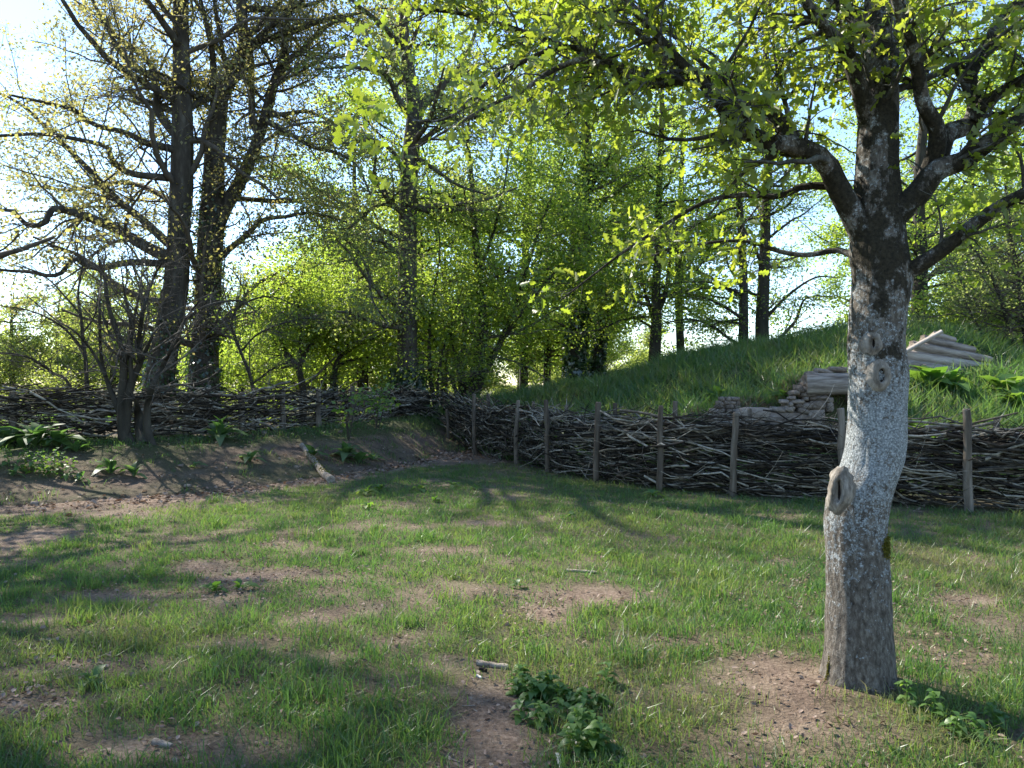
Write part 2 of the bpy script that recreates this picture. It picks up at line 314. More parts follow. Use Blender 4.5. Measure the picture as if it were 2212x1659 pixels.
def Mo(x, y):
    x = np.asarray(x, float); y = np.asarray(y, float)
    yf = np.interp(x, [-2, 0, 2, 5.5, 7.4, 14], [19, 16.5, 13.6, 13.0, 10.9, 10.6]); r = np.interp(x, RX, RZ)
    u = np.clip((y - yf) / (20 - yf), 0, 1)
    z = r * (.75 * sstep(0, 1, u) + .25 * u) * (1 - .75 * sstep(21, 27, y))
    pr = np.interp(x, [3.3, 3.6, 4.2, 4.4, 5.35, 5.6, 6.7, 7.0], [0, .95, .95, 1.12, 1.2, 1.66, 1.7, 0])
    yw = np.interp(x, [3.3, 4.2, 4.45, 7], [15.15, 15.1, 14.75, 14.75])
    z = np.maximum(z, pr * sstep(yw, yw + .3, y) * (1 - sstep(yw + 2.5, yw + 4, y)))
    z = z + (.36 * (fbm(x, y, 1.5, 41) - .5)) * (z > .1)
    return np.where(z < .02, 0, z)
def H(x, y): return G(x, y) + np.maximum(B(x, y), Mo(x, y))

BARE = [(1050, 1540, 110, 90), (1680, 1450, 150, 50), (1720, 1545, 130, 60), (1310, 1288, 150, 22), (50, 1165, 90, 24), (430, 1225, 90, 14), (580, 1248, 150, 12), (250, 1288, 170, 16),
        (90, 1330, 130, 14), (350, 1615, 230, 42), (60, 1530, 140, 30), (950, 1190, 90, 10), (690, 1328, 70, 12), (2090, 1290, 120, 14), (1180, 1330, 60, 16), (850, 1385, 80, 14), (1870, 1500, 120, 26), (820, 1480, 90, 20), (200, 1440, 160, 16), (1480, 1390, 90, 14), (1080, 1130, 90, 8), (560, 1390, 110, 12), (250, 1110, 120, 10)]
_bare = []
for p, q, rx, ry in BARE:
    c = gp(p, q); a = gp(p, q - ry)[1] - c[1]; _bare.append((c[0], c[1], rx / F * c[1], max(a, .05)))
def turf(x, y):
    """0 bare soil .. 1 closed sward on the flat"""
    x = np.asarray(x, float); y = np.asarray(y, float)
    t = .95 + 1.5 * (fbm(x, y, 1.5, 51) - .5) + .9 * (vnoise(x, y, .33, 57) - .5)
    for cx, cy, a, b in _bare:
        t = t - 1.15 * np.exp(-(((x - cx) / a) ** 2 + ((y - cy) / b) ** 2) * 1.15)
    yt = np.interp(x, TL[:, 0], TL[:, 1])
    e = np.interp(x, [-8, -3.5, -1.5, 0, 2.2], [.35, .9, 1.5, 1.2, .1])
    t = t - 1.1 * sstep(yt - e - .5, yt - e + .2, y) * sstep(2.4, .8, x)
    return np.clip(t, 0, 1)
def sheet(name, xs, ys, fn, mat, tfn, mask=None, kind='structure', label=None):
    X, Y = np.meshgrid(xs, ys, indexing='ij'); Z = fn(X, Y); n, m = X.shape
    V = np.stack([X, Y, Z], -1).reshape(-1, 3); i = np.arange(n * m).reshape(n, m)
    Fq = np.stack([i[:-1, :-1], i[1:, :-1], i[1:, 1:], i[:-1, 1:]], -1).reshape(-1, 4)
    if mask is not None:
        k = mask(X, Y).ravel(); Fq = Fq[k[Fq].any(1)]; u = np.unique(Fq); r = np.zeros(n * m, int); r[u] = np.arange(len(u)); V = V[u]; Fq = r[Fq]
    me = mesh_from(name, [(V, Fq)], True); a = me.attributes.new('turf', 'FLOAT', 'POINT'); a.data.foreach_set('value', tfn(V[:, 0], V[:, 1]).astype(np.float32))
    o = ob(name, me, mat, kind=kind, label=label); return o
gx = np.concatenate([-np.geomspace(700, 16, 16)[:-1], np.arange(-15, 15.01, .2), np.geomspace(16, 700, 16)[1:]])
gy = np.concatenate([-np.geomspace(300, 3, 10), np.arange(-2, 24.01, .2), np.geomspace(25, 900, 18)])
def far_turf(x, y): return np.where((y > 20) | (np.abs(x) > 14), .9, turf(x, y))
sheet('ground', gx, gy, G, M['ground'], far_turf, label='worn lawn of grass tufts and bare brown soil')
sheet('earth_bank', np.arange(-15, -.3, .11), np.arange(7.5, 25, .11), lambda x, y: G(x, y) + np.where(B(x, y) > .012, B(x, y) + .004, -.06), M['bank'],
      lambda x, y: np.clip(sstep(.25, .8, fbm(x, y, .8, 61)) * .7 + .8 * sstep(.38, .55, B(x, y)), 0, 1), mask=lambda x, y: B(x, y) > .012, label='low brown earth bank under the left fence')
sheet('grass_mound', np.arange(-6, 24, .15), np.arange(10, 28, .15), lambda x, y: G(x, y) + np.where(Mo(x, y) > .02, Mo(x, y) + .004, -.06), M['mound'],
      lambda x, y: sstep(.2, .5, fbm(x, y, 1, 71)), mask=lambda x, y: Mo(x, y) > .02, label='long-grassed burial mound behind the brushwood fence')

# ------------------------------------------------------------------ trees
def build_tree(name, label, limbs, seed, leaf, bark, l1, l2, l3, leaves, cat='tree', group=None, limb_k=9, twigmat='twig', extra=None, ivy=None, base=None, tmpl=T_RHOMB, trunk_w=.2, weights=None):
    rng = np.random.default_rng(seed)
    P0 = np.stack([l[0] for l in limbs]); R0 = np.stack([l[1] for l in limbs])
    b = P0[0, 0] if base is None else np.asarray(base, float)
    e = ob(name, None, label=label, cat=cat, group=group, loc=Vector(b))
    if extra:           # limbs that the frame cuts off or that grow towards and away from the eye
        nx, z0, z1, la, lb, tilt, rr = extra
        tk = P0[0]; zz = rng.uniform(z0, z1, nx); pos = np.stack([np.interp(zz, tk[:, 2], tk[:, i]) for i in range(3)], 1); pos[:, 2] = zz
        az = rng.uniform(0, 2 * np.pi, nx); el = np.radians(rng.normal(tilt, 12, nx))
        d = np.stack([np.cos(az) * np.cos(el), np.sin(az) * np.cos(el), np.sin(el)], 1)
        ll = rng.uniform(la, lb, nx) * (1 - .5 * (zz - z0) / (z1 - z0 + 1e-6))
        PX, RXx = grow(rng, pos, d, ll, np.full(nx, rr), 24, .10, .012, .2)
        P0 = np.concatenate([P0, PX]); R0 = np.concatenate([R0, RXx])
    def loc(parts): return [(np.asarray(p[0]) - b,) + tuple(p[1:]) for p in parts]
    nl = len(P0); keep0 = np.ones(nl, bool)
    # l1: (dens, t0, ang, lenratio, rratio, flat, gnarl, trop, lmax)
    src, srcR = P0, R0
    t0s = l1[1]
    wt = np.ones(nl); wt[0] = trunk_w
    if weights: wt[:len(weights)] = weights
    p, d, ln, r = spawn(rng, src, srcR, l1[0], t0s, l1[2], l1[3], l1[4], l1[5], .3, l1[8], wt=wt)
    P1, R1 = grow(rng, p, d, ln, r, 7, l1[6], l1[7])
    p, d, ln, r = spawn(rng, P1, R1, l2[0], .1, l2[2], l2[3], l2[4], l2[5], .15, l2[8])
    pb, db, lb_, rb = spawn(rng, src, srcR, l2[0] * (.12 if tmpl is T_OAK else .3), t0s, 60, .08, .25, l2[5], .2, l2[8], wt=wt)
    P2, R2 = grow(rng, np.vstack([p, pb]), np.vstack([d, db]), np.r_[ln, lb_], np.r_[r, rb], 5, l2[6], l2[7])
    p, d, ln, r = spawn(rng, P2, R2, l3[0], .1, l3[2], l3[3], l3[4], l3[5], .08, l3[8])
    P3, R3 = grow(rng, p, d, ln, np.maximum(r, l3[9] if len(l3) > 9 else .002), 2, l3[6], l3[7], .5)
    par = [tubes(P0, R0, limb_k, seed)]
    mk('trunk', loc(par), M[bark], e, True)
    mk('branchwork', loc([tubes(P1, R1, 5, seed), tubes(P2, R2, 3, seed), tubes(P3, R3, 3, seed)]), M[twigmat], e, True, kind='stuff')
    n, size, droop, spread, hz, jit = leaves
    if n > 0:
        L3 = twig_leaves(rng, P3, n * .8, .15, size, droop, spread, hz, jit); L2 = twig_leaves(rng, P2, n * .2, .4, size, droop, spread, hz, jit)
        bs, dd, nn, sz = [np.concatenate(q) for q in zip(L3, L2)]
        rn = np.clip(.5 * fbm(bs[:, 0] + bs[:, 2], bs[:, 1] - bs[:, 2], 1.6, seed % 50) + .5 * rng.random(len(bs)), 0, 1)
        if tmpl is T_OAK:
            return e, b, (bs, dd, nn, sz, rn), (P0, R0)
        mk('crown', loc([leafset(bs, dd, nn, sz, tmpl, rn)]), M[leaf], e, kind='stuff')
    if ivy: add_ivy(e, b, P0[:1], R0[:1], ivy, rng)
    return e
def add_ivy(e, b, P, R, spec, rng):
    n, z0, z1, thick, size = spec
    tk = P[0]; z = z0 + (z1 - z0) * rng.random(n) ** 1.5; c = np.stack([np.interp(z, tk[:, 2], tk[:, i]) for i in range(3)], 1); c[:, 2] = z
    r = np.interp(z, tk[:, 2], R[0]); a = rng.uniform(0, 2 * np.pi, n); o = np.stack([np.cos(a), np.sin(a), 0 * a], 1)
    keep = vnoise(a * 3, z * 3, 1.6, 5) > .3
    pos = c + o * (r + rng.random(n) * thick * (1 - .6 * (z - z0) / (z1 - z0)))[:, None]
    d = norm(o * .5 + rng.normal(0, .5, (n, 3)) + np.array([0, 0, -.8])); nn = norm(o + rng.normal(0, .4, (n, 3)))
    q = leafset((pos - b)[keep], d[keep], nn[keep], (size * rng.uniform(.6, 1.3, n))[keep], (np.array([[0, 0, 0], [.3, .45, 0], [1, 0, .05], [.3, -.45, 0]]), T_RHOMB[1]), rng.random(keep.sum()))
    mk('ivy', [q], M['ivy'], e, kind='stuff')

# --- the young oak at the right, in front of everything
def near_oak():
    D = 3.85
    yy = [1520, 1490, 1450, 1400, 1300, 1200, 1132, 1066, 1000, 934, 868, 802, 736, 670, 603, 540, 476, 357, 238, 119, 40, -90, -250, -420]
    cx = [1851, 1851, 1854, 1855, 1854, 1850, 1848, 1858, 1885, 1894, 1896, 1898, 1893, 1898, 1905, 1898, 1896, 1894, 1898, 1902, 1898, 1900, 1890, 1905]
    ww = [180, 164, 148, 140, 132, 126, 127, 130, 121, 119, 117, 119, 114, 115, 120, 116, 104, 86, 79, 70, 62, 48, 30, 10]
    tp = [at(a, q, D) for a, q in zip(cx, yy)]; tr = [w * .5 * D / F for w in ww]
    trunk = resample(tp, tr, 240)
    def T(pp, d1, w0, w1): return trace(pp, D, d1, w0, w1)
    limbs = [T([(1870, 520), (1843, 465), (1808, 400), (1779, 345), (1712, 313), (1664, 310), (1617, 286), (1577, 254), (1549, 214), (1506, 167), (1466, 131), (1388, 40), (1340, -10), (1260, -80)], 3.5, 58, 12),
             T([(1720, 316), (1700, 285), (1660, 240), (1605, 200), (1550, 168), (1481, 172), (1410, 162), (1350, 145), (1280, 125), (1180, 85), (1000, 30), (900, 20)], 4.6, 42, 7),
             T([(1500, 172), (1420, 176), (1350, 158), (1300, 138), (1249, 130), (1181, 159), (1133, 194), (1054, 230), (971, 278), (904, 317)], 3.3, 24, 4),
             T([(1345, 145), (1275, 112), (1205, 103), (1118, 139), (1062, 170), (1015, 214), (983, 246), (943, 262), (888, 260)], 3.2, 15, 4),
             T([(1815, 410), (1780, 401), (1728, 405), (1680, 425), (1617, 421), (1545, 429), (1486, 455), (1395, 512), (1332, 555), (1280, 595), (1209, 650)], 4.3, 20, 3),
             T([(1860, 560), (1839, 551), (1807, 540), (1744, 551), (1684, 543), (1625, 524), (1577, 520), (1506, 528), (1454, 536), (1390, 560)], 4.4, 17, 3),
             T([(1880, 270), (1866, 222), (1847, 159), (1823, 103), (1783, 60), (1743, 8), (1690, -60), (1600, -140)], 3.5, 46, 14),
             T([(1885, 110), (1862, 60), (1803, 0), (1740, -60), (1640, -150)], 4.2, 42, 12),
             T([(1900, 520), (1930, 468), (1982, 420), (2022, 369), (2077, 349), (2125, 317), (2180, 274), (2240, 235), (2330, 160)], 3.6, 66, 24),
             T([(2005, 380), (2020, 335), (2024, 278), (1994, 222), (1982, 151), (1966, 79), (1942, 24), (1925, -60), (1930, -180)], 3.4, 44, 14),
             T([(2025, 340), (2045, 290), (2095, 268), (2109, 222), (2092, 167), (2125, 111), (2160, 52), (2204, 0), (2260, -90)], 4.0, 46, 22),
             T([(1930, 600), (1958, 587), (2002, 563), (2061, 520), (2121, 472), (2168, 440), (2212, 417), (2300, 360)], 3.5, 40, 22),
             T([(2105, 260), (2125, 225), (2160, 198), (2212, 167), (2280, 120)], 3.7, 30, 14),
             T([(1500, 168), (1440, 130), (1380, 70), (1300, 30), (1220, -10), (1100, -60)], 4.3, 26, 6),
             T([(1915, 90), (1950, 20), (1990, -80), (2040, -200)], 4.5, 40, 10)]
    up = trunk[0][:, 2] > 2.5; limbs.append(resample(trunk[0][up], trunk[1][up] * .9, 25))
    e, b, lv, (P0, R0) = build_tree('young_oak_tree', 'young oak with lichened trunk and three knots standing on the lawn',
        [(np.vstack([l[0]]), l[1]) for l in limbs], 21, 'leaf_oak_near', 'near_bark',
        (230, .2, 55, .34, .42, .8, .14, .015, 1.1), (1300, 0, 50, .42, .5, .8, .18, .01, .6), (3600, 0, 48, .45, .6, .8, .2, -.02, .26, .0016), (9500, .064, .45, .8, .15, .05),
        limb_k=12, twigmat='bark_limb', weights=[1.3, 1.2, .55, .5, .5, .5, 1.3, 1.3, 1, 1.2, 1.2, .6, 1, 1.3, 1.3, 1], base=at(1851, 1490, D), tmpl=T_OAK, extra=None)
    b = np.asarray(b)
    # trunk: swept rings with bark relief
    P, R = trunk; k = 72; n = len(P); a = np.arange(k) * 2 * np.pi / k
    A, Z = np.meshgrid(a, P[:, 2]); ridge = fbm(A * 3.2, Z * 1.2, .35, 81, 3) - .5; coarse = fbm(np.cos(A) * 1.3 + Z * .6, np.sin(A) * 1.3 + Z * .9, .9, 85, 3) - .5
    fine = vnoise(A * 30, Z * 12, 1., 88) - .5
    flare = 1 + .10 * np.exp(-np.clip(Z, 0, 9) / .12) * np.cos(A * 5 + .6)
    RR = R[:, None] * flare * (1 + .09 * coarse) + .012 * ridge + .006 * fine
    V = np.stack([P[:, 0:1] + np.cos(A) * RR, P[:, 1:2] + np.sin(A) * RR, Z], -1).reshape(-1, 3) - b
    i = np.arange(n * k).reshape(n, k); Fq = np.stack([i[:-1], np.roll(i[:-1], -1, 1), np.roll(i[1:], -1, 1), i[1:]], -1).reshape(-1, 4)
    for c in [c for c in e.children if c.name.startswith('trunk')]: c.name = 'limb_fork'
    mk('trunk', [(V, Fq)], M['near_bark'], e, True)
    # more twigs on the leader
    # knots: scars where limbs were sawn off, a rolled callus round a hollow
    def knot(px, py, wpx, hpx, proud, yaw, rim, hol, tilt=0):
        zk = at(px, py, D)[2]; r0 = float(np.interp(zk, P[:, 2], R)); d = D - r0 * math.cos(yaw) ; c = at(px, py, d); w = wpx * .5 * d / F; h = hpx * .5 * d / F; rr = np.random.default_rng(int(px)); kk = 30; an = np.arange(kk) * 2 * np.pi / kk
        prof = [(1.35, 1.4, -1.2), (1.12, 1.15, -.1), (.95, .96, .55), (.76, .80, .95), (.56, .68, 1.0), (max(.34, hol + .06), .62, .45), (hol, .56, -.5)]
        wob = 1 + .08 * np.sin(an * 3 + px) + .09 * rr.normal(0, 1, kk); rings = []
        for fw, fh, g in prof:
            X = np.cos(an) * w * fw * wob; Zz = np.sin(an) * h * fh * (1 + .03 * rr.normal(0, 1, kk)) + np.cos(an) * tilt * h * fw
            rings.append(np.stack([X, r0 - np.sqrt(np.maximum(r0 * r0 - np.minimum(np.abs(X), r0 * .9) ** 2, 0)) - g * proud * (1 + .25 * np.sin(an * 2 + px)) + rr.normal(0, .0016, kk), Zz], 1))
        fr = prof
        V = np.vstack(rings); Rm = np.array(Matrix.Rotation(yaw, 3, 'Z')); V = V @ Rm.T + c - b
        ii = np.arange(len(fr) * kk).reshape(len(fr), kk); Fk = np.stack([ii[:-1], np.roll(ii[:-1], -1, 1), np.roll(ii[1:], -1, 1), ii[1:]], -1).reshape(-1, 4)
        ko = mk('knot', [(V, Fk)], M['callus'], e, True)
        C = np.vstack([rings[-1] + np.array([0, .001, 0]), rings[-1] * np.array([.5, 0, .5]) + np.array([0, .016, 0]), [[0, .02, 0]]]) @ Rm.T + c - b
        f4 = np.stack([np.arange(kk), np.roll(np.arange(kk), -1), np.roll(np.arange(kk), -1) + kk, np.arange(kk) + kk], 1); f3 = np.stack([np.arange(kk) + kk, np.roll(np.arange(kk), -1) + kk, np.full(kk, 2 * kk)], 1)
        mk('hollow', [(C, f4), (C, f3)], M['hollow'], ko, True)
    knot(1888, 742, 42, 34, .007, 0, 1, .14); knot(1905, 811, 46, 52, .009, .0, 1, .30); knot(1812, 1060, 44, 76, .022, -.5, 1, .12, .2)
    # moss cushions on the bark
    rng = np.random.default_rng(4)
    def moss(px, py, rx, ry, n, sz):
        x = rng.normal(0, .45, n); z = rng.normal(0, .45, n); ok = (x * x + z * z) < 1; x, z = x[ok], z[ok]; m = len(x)
        pz = at(px, py, D)[2] + z * ry * D / F; pxw = at(px, py, D)[0] + x * rx * D / F
        cxx = np.interp(pz, P[:, 2], P[:, 0]); r = np.interp(pz, P[:, 2], R); s = np.clip((pxw - cxx) / r, -.98, .98)
        pos = np.stack([cxx + s * r, D - np.sqrt(1 - s * s) * (r + .004), pz], 1); o = np.stack([s, -np.sqrt(1 - s * s), 0 * s], 1)
        mk('moss', [leafset(pos - b, norm(o + rng.normal(0, .8, (m, 3))), norm(rng.normal(0, 1, (m, 3))), sz * rng.uniform(.5, 1.3, m), T_RHOMB, rng.random(m))], M['moss'], e, kind='stuff')
    moss(1893, 1172, 16, 26, 700, .012); moss(1776, 1455, 12, 60, 350, .010); moss(1792, 1040, 16, 22, 300, .010)
    # leaves: the 300 that show largest are leaves of their own, the rest one mass
    bs, dd, nn, sz, rn = lv
    keep = bs[:, 1] > 1.6; bs, dd, nn, sz, rn = bs[keep], dd[keep], nn[keep], sz[keep], rn[keep]
    X = bs[:, 0] / bs[:, 1] * F + CX; Y = CY - (bs[:, 2] - EYE) / bs[:, 1] * F
    vis = (X > 20) & (X < 2190) & (Y > 10) & (Y < 1000)
    sc = np.where(vis, sz / bs[:, 1], 0); top = np.argsort(-sc)[:300]; rest = np.ones(len(bs), bool); rest[top] = False
    cr = mk('crown', [leafset(bs[rest] - b, dd[rest], nn[rest], sz[rest], T_OAK, rn[rest])], M['leaf_oak_near'], e, kind='stuff')
    var = []
    for v in range(8):
        vv = T_OAK[0].copy(); vv[:, 2] += .06 * np.sin(vv[:, 0] * 5 + v); vv[:, 1] *= 1 + .1 * math.sin(v * 2.1)
        var.append(mesh_from('leaf', [(vv, T_OAK[1], np.full(2, (v + .5) / 8))])); var[-1].materials.append(M['leaf_oak_near'])
    dn = norm(dd); sd = norm(np.cross(nn, dn)); n2 = np.cross(dn, sd)
    for j in top:
        o = bpy.data.objects.new('leaf', var[int(rn[j] * 7.99)]); COL.objects.link(o); o.parent = cr
        Mx = Matrix(np.column_stack([dn[j], sd[j], n2[j]]).tolist()).to_4x4() @ Matrix.Scale(float(sz[j]), 4); Mx.translation = Vector(bs[j] - b); o.matrix_local = Mx
    print('near oak leaves', len(bs))
near_oak()

# --- the two old oaks beyond the left fence
OAK1 = (260, .12, 60, .5, .36, .75, .17, .02, 3.6); OAK2 = (1300, 0, 55, .5, .45, .8, .22, .01, 1.5); OAK3 = (3800, 0, 52, .6, .6, .85, .24, .0, .7, .003)
d0 = 19.0
gz = lambda x, y: float(H(x, y))
def rooted(pp, d, w):
    """a trunk from the ground up: pixels upwards, widths in pixels"""
    pts = [at(p[0], p[1], d) for p in pp]; x, y = pts[0][0], pts[0][1]; pts[0][2] = gz(x, y) - .06
    return resample(pts, [q * .5 * d / F for q in w], 25)
t = rooted([(332, 905), (340, 860), (352, 770), (368, 690), (382, 600), (388, 450), (394, 300), (392, 150), (390, 0), (396, -200), (380, -420), (390, -620)], d0, [84, 66, 58, 54, 52, 44, 46, 36, 32, 26, 16, 6])
lim = [trace(q, d0, d0 + dd, w, 5) for q, dd, w in [
    ([(372, 556), (340, 545), (294, 520), (254, 496), (198, 472), (151, 456), (111, 452), (95, 484), (52, 484), (32, 456), (-10, 452), (-90, 430)], -2.5, 30),
    ([(372, 530), (357, 520), (309, 476), (254, 432), (206, 381), (167, 341), (131, 305), (99, 274), (40, 222), (-30, 190)], 1.5, 22),
    ([(385, 330), (369, 321), (317, 309), (270, 286), (206, 270), (159, 238), (99, 222), (20, 205)], -1.5, 20),
    ([(385, 295), (369, 278), (341, 238), (337, 178), (301, 150), (258, 111), (238, 71), (200, 0), (170, -90)], .6, 24),
    ([(388, 205), (369, 186), (337, 159), (309, 119), (254, 79), (222, 44), (160, 0)], 2, 20),
    ([(378, 385), (340, 382), (278, 373), (242, 345), (230, 317), (167, 301), (95, 290), (0, 293), (-70, 300)], -3, 18),
    ([(372, 572), (330, 568), (274, 567), (222, 579), (190, 575), (159, 559), (131, 591), (99, 595), (60, 587), (0, 583), (-50, 570)], -3.5, 18),
    ([(394, 110), (360, 60), (300, -20), (230, -90), (150, -140)], -2, 20), ([(390, 20), (430, -70), (460, -180)], 2, 18),
    ([(385, 470), (360, 430), (300, 400), (240, 395), (150, 410), (60, 400)], 3.5, 16)]]
build_tree('old_oak_tree', 'leaning old oak with bronze spring leaves and sinuous low limbs behind bare shrub', [t] + lim, 31, 'leaf_bronze', 'bark_oak', OAK1, OAK2, OAK3, (29000, .09, .25, .9, 0, .15),
    extra=(9, 8.0, 16.0, 3.5, 6.0, 35, .10), ivy=(1500, .3, 3.2, .07, .09), group='old oaks')
d0 = 20.2
t = rooted([(440, 905), (440, 860), (440, 780), (447, 690), (450, 600), (455, 500), (461, 397), (464, 317), (472, 238), (478, 190), (497, 165), (528, 119), (524, 60), (520, 0), (540, -150), (530, -330), (550, -500)], d0, [86, 68, 60, 56, 54, 54, 46, 42, 38, 36, 32, 28, 26, 22, 18, 12, 5])
lim = [trace(q, d0, d0 + dd, w, w1) for q, dd, w, w1 in [
    ([(462, 500), (485, 450), (516, 397), (547, 329), (571, 258), (595, 170), (611, 131), (619, 60), (640, -40), (680, -160)], .5, 36, 10),
    ([(560, 290), (545, 258), (543, 178), (540, 99), (520, 40), (500, -60)], 1.5, 20, 6),
    ([(466, 556), (488, 543), (528, 512), (567, 476), (619, 468), (674, 460), (750, 480)], -2, 18, 4),
    ([(571, 258), (600, 275), (635, 294), (674, 317), (722, 329), (770, 356), (800, 420)], -2.5, 14, 4),
    ([(579, 250), (619, 246), (666, 242), (730, 270), (780, 300)], 2, 12, 4),
    ([(500, 430), (530, 430), (595, 436), (674, 436), (740, 452)], 3, 14, 4),
    ([(470, 250), (462, 180), (458, 110), (440, 30), (420, -60)], -2, 22, 6),
    ([(476, 205), (440, 215), (410, 200), (350, 160), (280, 150)], -2.5, 18, 4),
    ([(605, 140), (650, 110), (700, 60), (760, 40), (800, 60)], 1.5, 16, 4),
    ([(528, 119), (570, 70), (630, 20), (700, -40)], -1, 18, 5)]]
oak_b = build_tree('old_oak_tree', 'upright forked old oak with torn bark beside the leaning oak', [t] + lim, 33, 'leaf_bronze', 'bark_oak', OAK1, OAK2, OAK3, (27000, .09, .25, .9, 0, .15),
    extra=(9, 9.0, 16.0, 3., 5.5, 35, .10), ivy=(2600, .3, 7., .09, .09), group='old oaks')
# --- the tall tree where the two fences meet
d0 = 20.8
t = rooted([(884, 915), (882, 860), (880, 780), (880, 635), (881, 436), (886, 337), (897, 230), (884, 159), (872, 60), (880, -60), (870, -240), (885, -420)], d0, [70, 52, 44, 42, 40, 38, 34, 26, 22, 18, 12, 4])
lim = [trace(q, d0, d0 + dd, w, 4) for q, dd, w in [
    ([(890, 260), (915, 225), (951, 190), (971, 167), (991, 148), (1030, 60), (1050, -60)], 1, 26), ([(888, 250), (860, 215), (840, 170), (800, 150), (740, 145), (680, 150)], -2, 18),
    ([(882, 400), (850, 330), (800, 300), (760, 310), (700, 300)], -2.5, 12), ([(886, 330), (930, 360), (990, 400), (1050, 420)], -1.5, 12), ([(870, 100), (820, 50), (760, 0), (700, -60)], -2, 16),
    ([(882, 470), (830, 440), (780, 470), (745, 510), (772, 540), (795, 590), (805, 650), (840, 700)], -3.2, 9), ([(886, 420), (940, 470), (1000, 480)], 2, 9), ([(875, 40), (930, -40), (990, -120)], 1, 14)]]
build_tree('tall_beech_tree', 'tall pale-leaved tree with ivied foot where the two fences meet', [t] + lim, 35, 'leaf_pale', 'bark_oak',
    (260, .15, 55, .40, .4, .6, .12, .0, 3.2), (1100, 0, 48, .45, .5, .55, .15, -.01, 1.5), (2800, 0, 45, .5, .6, .6, .18, -.02, .6, .0035), (30000, .09, .3, .7, .5, .26), extra=(12, 5.5, 15, 2.5, 5.0, 15, .07), ivy=(4200, .1, 2.0, .42, .11))

# --- green-leaved coppice and small trees behind the fences
GR1 = (130, .18, 60, .6, .4, .45, .12, .01, 2.6); GR2 = (420, 0, 48, .45, .5, .55, .16, .0, 1.3); GR3 = (800, 0, 48, .6, .6, .55, .18, -.01, .6, .0035)
def small(name, label, stems, d, seed, leaf='leaf_green', leaves=(16200, 0.0978, .15, .8, .55, .3), w=26, l1=GR1, l2=GR2, l3=GR3, extra=None, group=None, ivy=None, bark='bark_dark', dd=1.5):
    rng = np.random.default_rng(seed); L = []
    for i, (s, ww) in enumerate(stems):
        pts = [at(p[0], p[1], d + (j / len(s)) * rng.uniform(-dd, dd) * (i > 0)) for j, p in enumerate(s)]
        if s[0][1] > 835: pts[0][2] = gz(pts[0][0], pts[0][1]) - .05
        L.append(resample(pts, np.linspace(ww, max(2, ww * .15), len(s)) * .5 * d / F, 25))
    return build_tree(name, label, L, seed, leaf, bark, l1, l2, l3, leaves, extra=extra, group=group, ivy=ivy, limb_k=7)
small('hornbeam_tree', 'many-stemmed green hornbeam fanning up behind the corner of the fences', [
    ([(1010, 880), (1016, 840), (1030, 795), (1040, 754), (1044, 700), (1034, 600), (1024, 480), (1018, 380), (1010, 290), (1020, 200)], 32), ([(1000, 880), (996, 822), (988, 781), (980, 740), (968, 680), (958, 600), (940, 500), (930, 400)], 17),
    ([(1018, 880), (1040, 817), (1061, 781), (1090, 720), (1120, 640), (1150, 540), (1190, 430), (1220, 340)], 18), ([(1010, 880), (1050, 790), (1110, 700), (1180, 610), (1260, 520), (1330, 470)], 12),
    ([(1000, 880), (1000, 790), (1010, 660), (1060, 520), (1090, 400), (1100, 300)], 14), ([(998, 880), (970, 800), (930, 720), (890, 640), (850, 580)], 10)], 22.5, 41, leaves=(34200, 0.0978, .15, .8, .55, .3), extra=(6, 3, 7, 2.2, 3.8, 25, .05))
small('hazel_tree', 'slim hazel stem rising just right of the ivied tree', [([(944, 880), (930, 817), (928, 781), (928, 713), (940, 620), (950, 520), (930, 430)], 12), ([(944, 880), (950, 790), (975, 700), (1000, 620)], 9)], 21.6, 42, leaves=(10800, 0.092, .15, .8, .5, .3), extra=(5, 2, 5, 1.5, 2.5, 25, .03))
small('hawthorn_tree', 'small green tree forking like a wineglass behind the left fence', [([(654, 890), (654, 840), (642, 793), (614, 756), (605, 724), (590, 660), (560, 600)], 18), ([(644, 800), (656, 770), (674, 743), (693, 733), (720, 690), (740, 640)], 12), ([(648, 790), (650, 720), (645, 640), (660, 560)], 9)], 21.5, 43, extra=(7, 2.0, 4.4, 1.8, 3.2, 22, .04))
small('hawthorn_tree', 'crooked ivy-stemmed small tree just left of the tall ivied tree', [([(716, 890), (718, 850), (725, 793), (735, 770), (753, 755), (765, 700), (770, 620)], 17), ([(728, 790), (760, 778), (800, 770), (830, 740)], 8), ([(735, 775), (720, 720), (700, 650), (690, 580)], 9)], 22, 44, extra=(7, 2.0, 4.6, 1.8, 3.2, 22, .04), ivy=(700, .3, 1.9, .06, .08))
IV = dict(bark='bark_dark')
small('ivied_tree', 'dark ivy-clad trunk deep among the green trees left of the mound', [([(1243, 880), (1243, 800), (1246, 700), (1250, 560), (1262, 420), (1270, 330), (1262, 240), (1240, 100), (1250, -60)], 40), ([(1262, 420), (1310, 350), (1340, 260)], 16), ([(1255, 500), (1220, 420), (1190, 340)], 14)], 25, 45, ivy=(6000, .8, 9, .16, .13), extra=(10, 4, 11, 2.5, 4.5, 20, .06), leaves=(19800, 0.0978, .15, .8, .5, .3))
small('ivied_tree', 'second dark trunk close right of the ivy-clad one', [([(1292, 880), (1290, 790), (1300, 690), (1310, 560), (1330, 430), (1335, 300), (1350, 100)], 30), ([(1320, 500), (1370, 430), (1400, 340)], 13)], 26.5, 46, ivy=(2500, .8, 4, .12, .12), extra=(10, 3.5, 10, 2.5, 4.5, 15, .06), leaves=(19800, 0.0978, .15, .8, .5, .3))
BE1 = (170, .12, 55, .38, .4, .4, .10, .0, 3.0); BE = dict(l1=BE1, leaf='leaf_green')
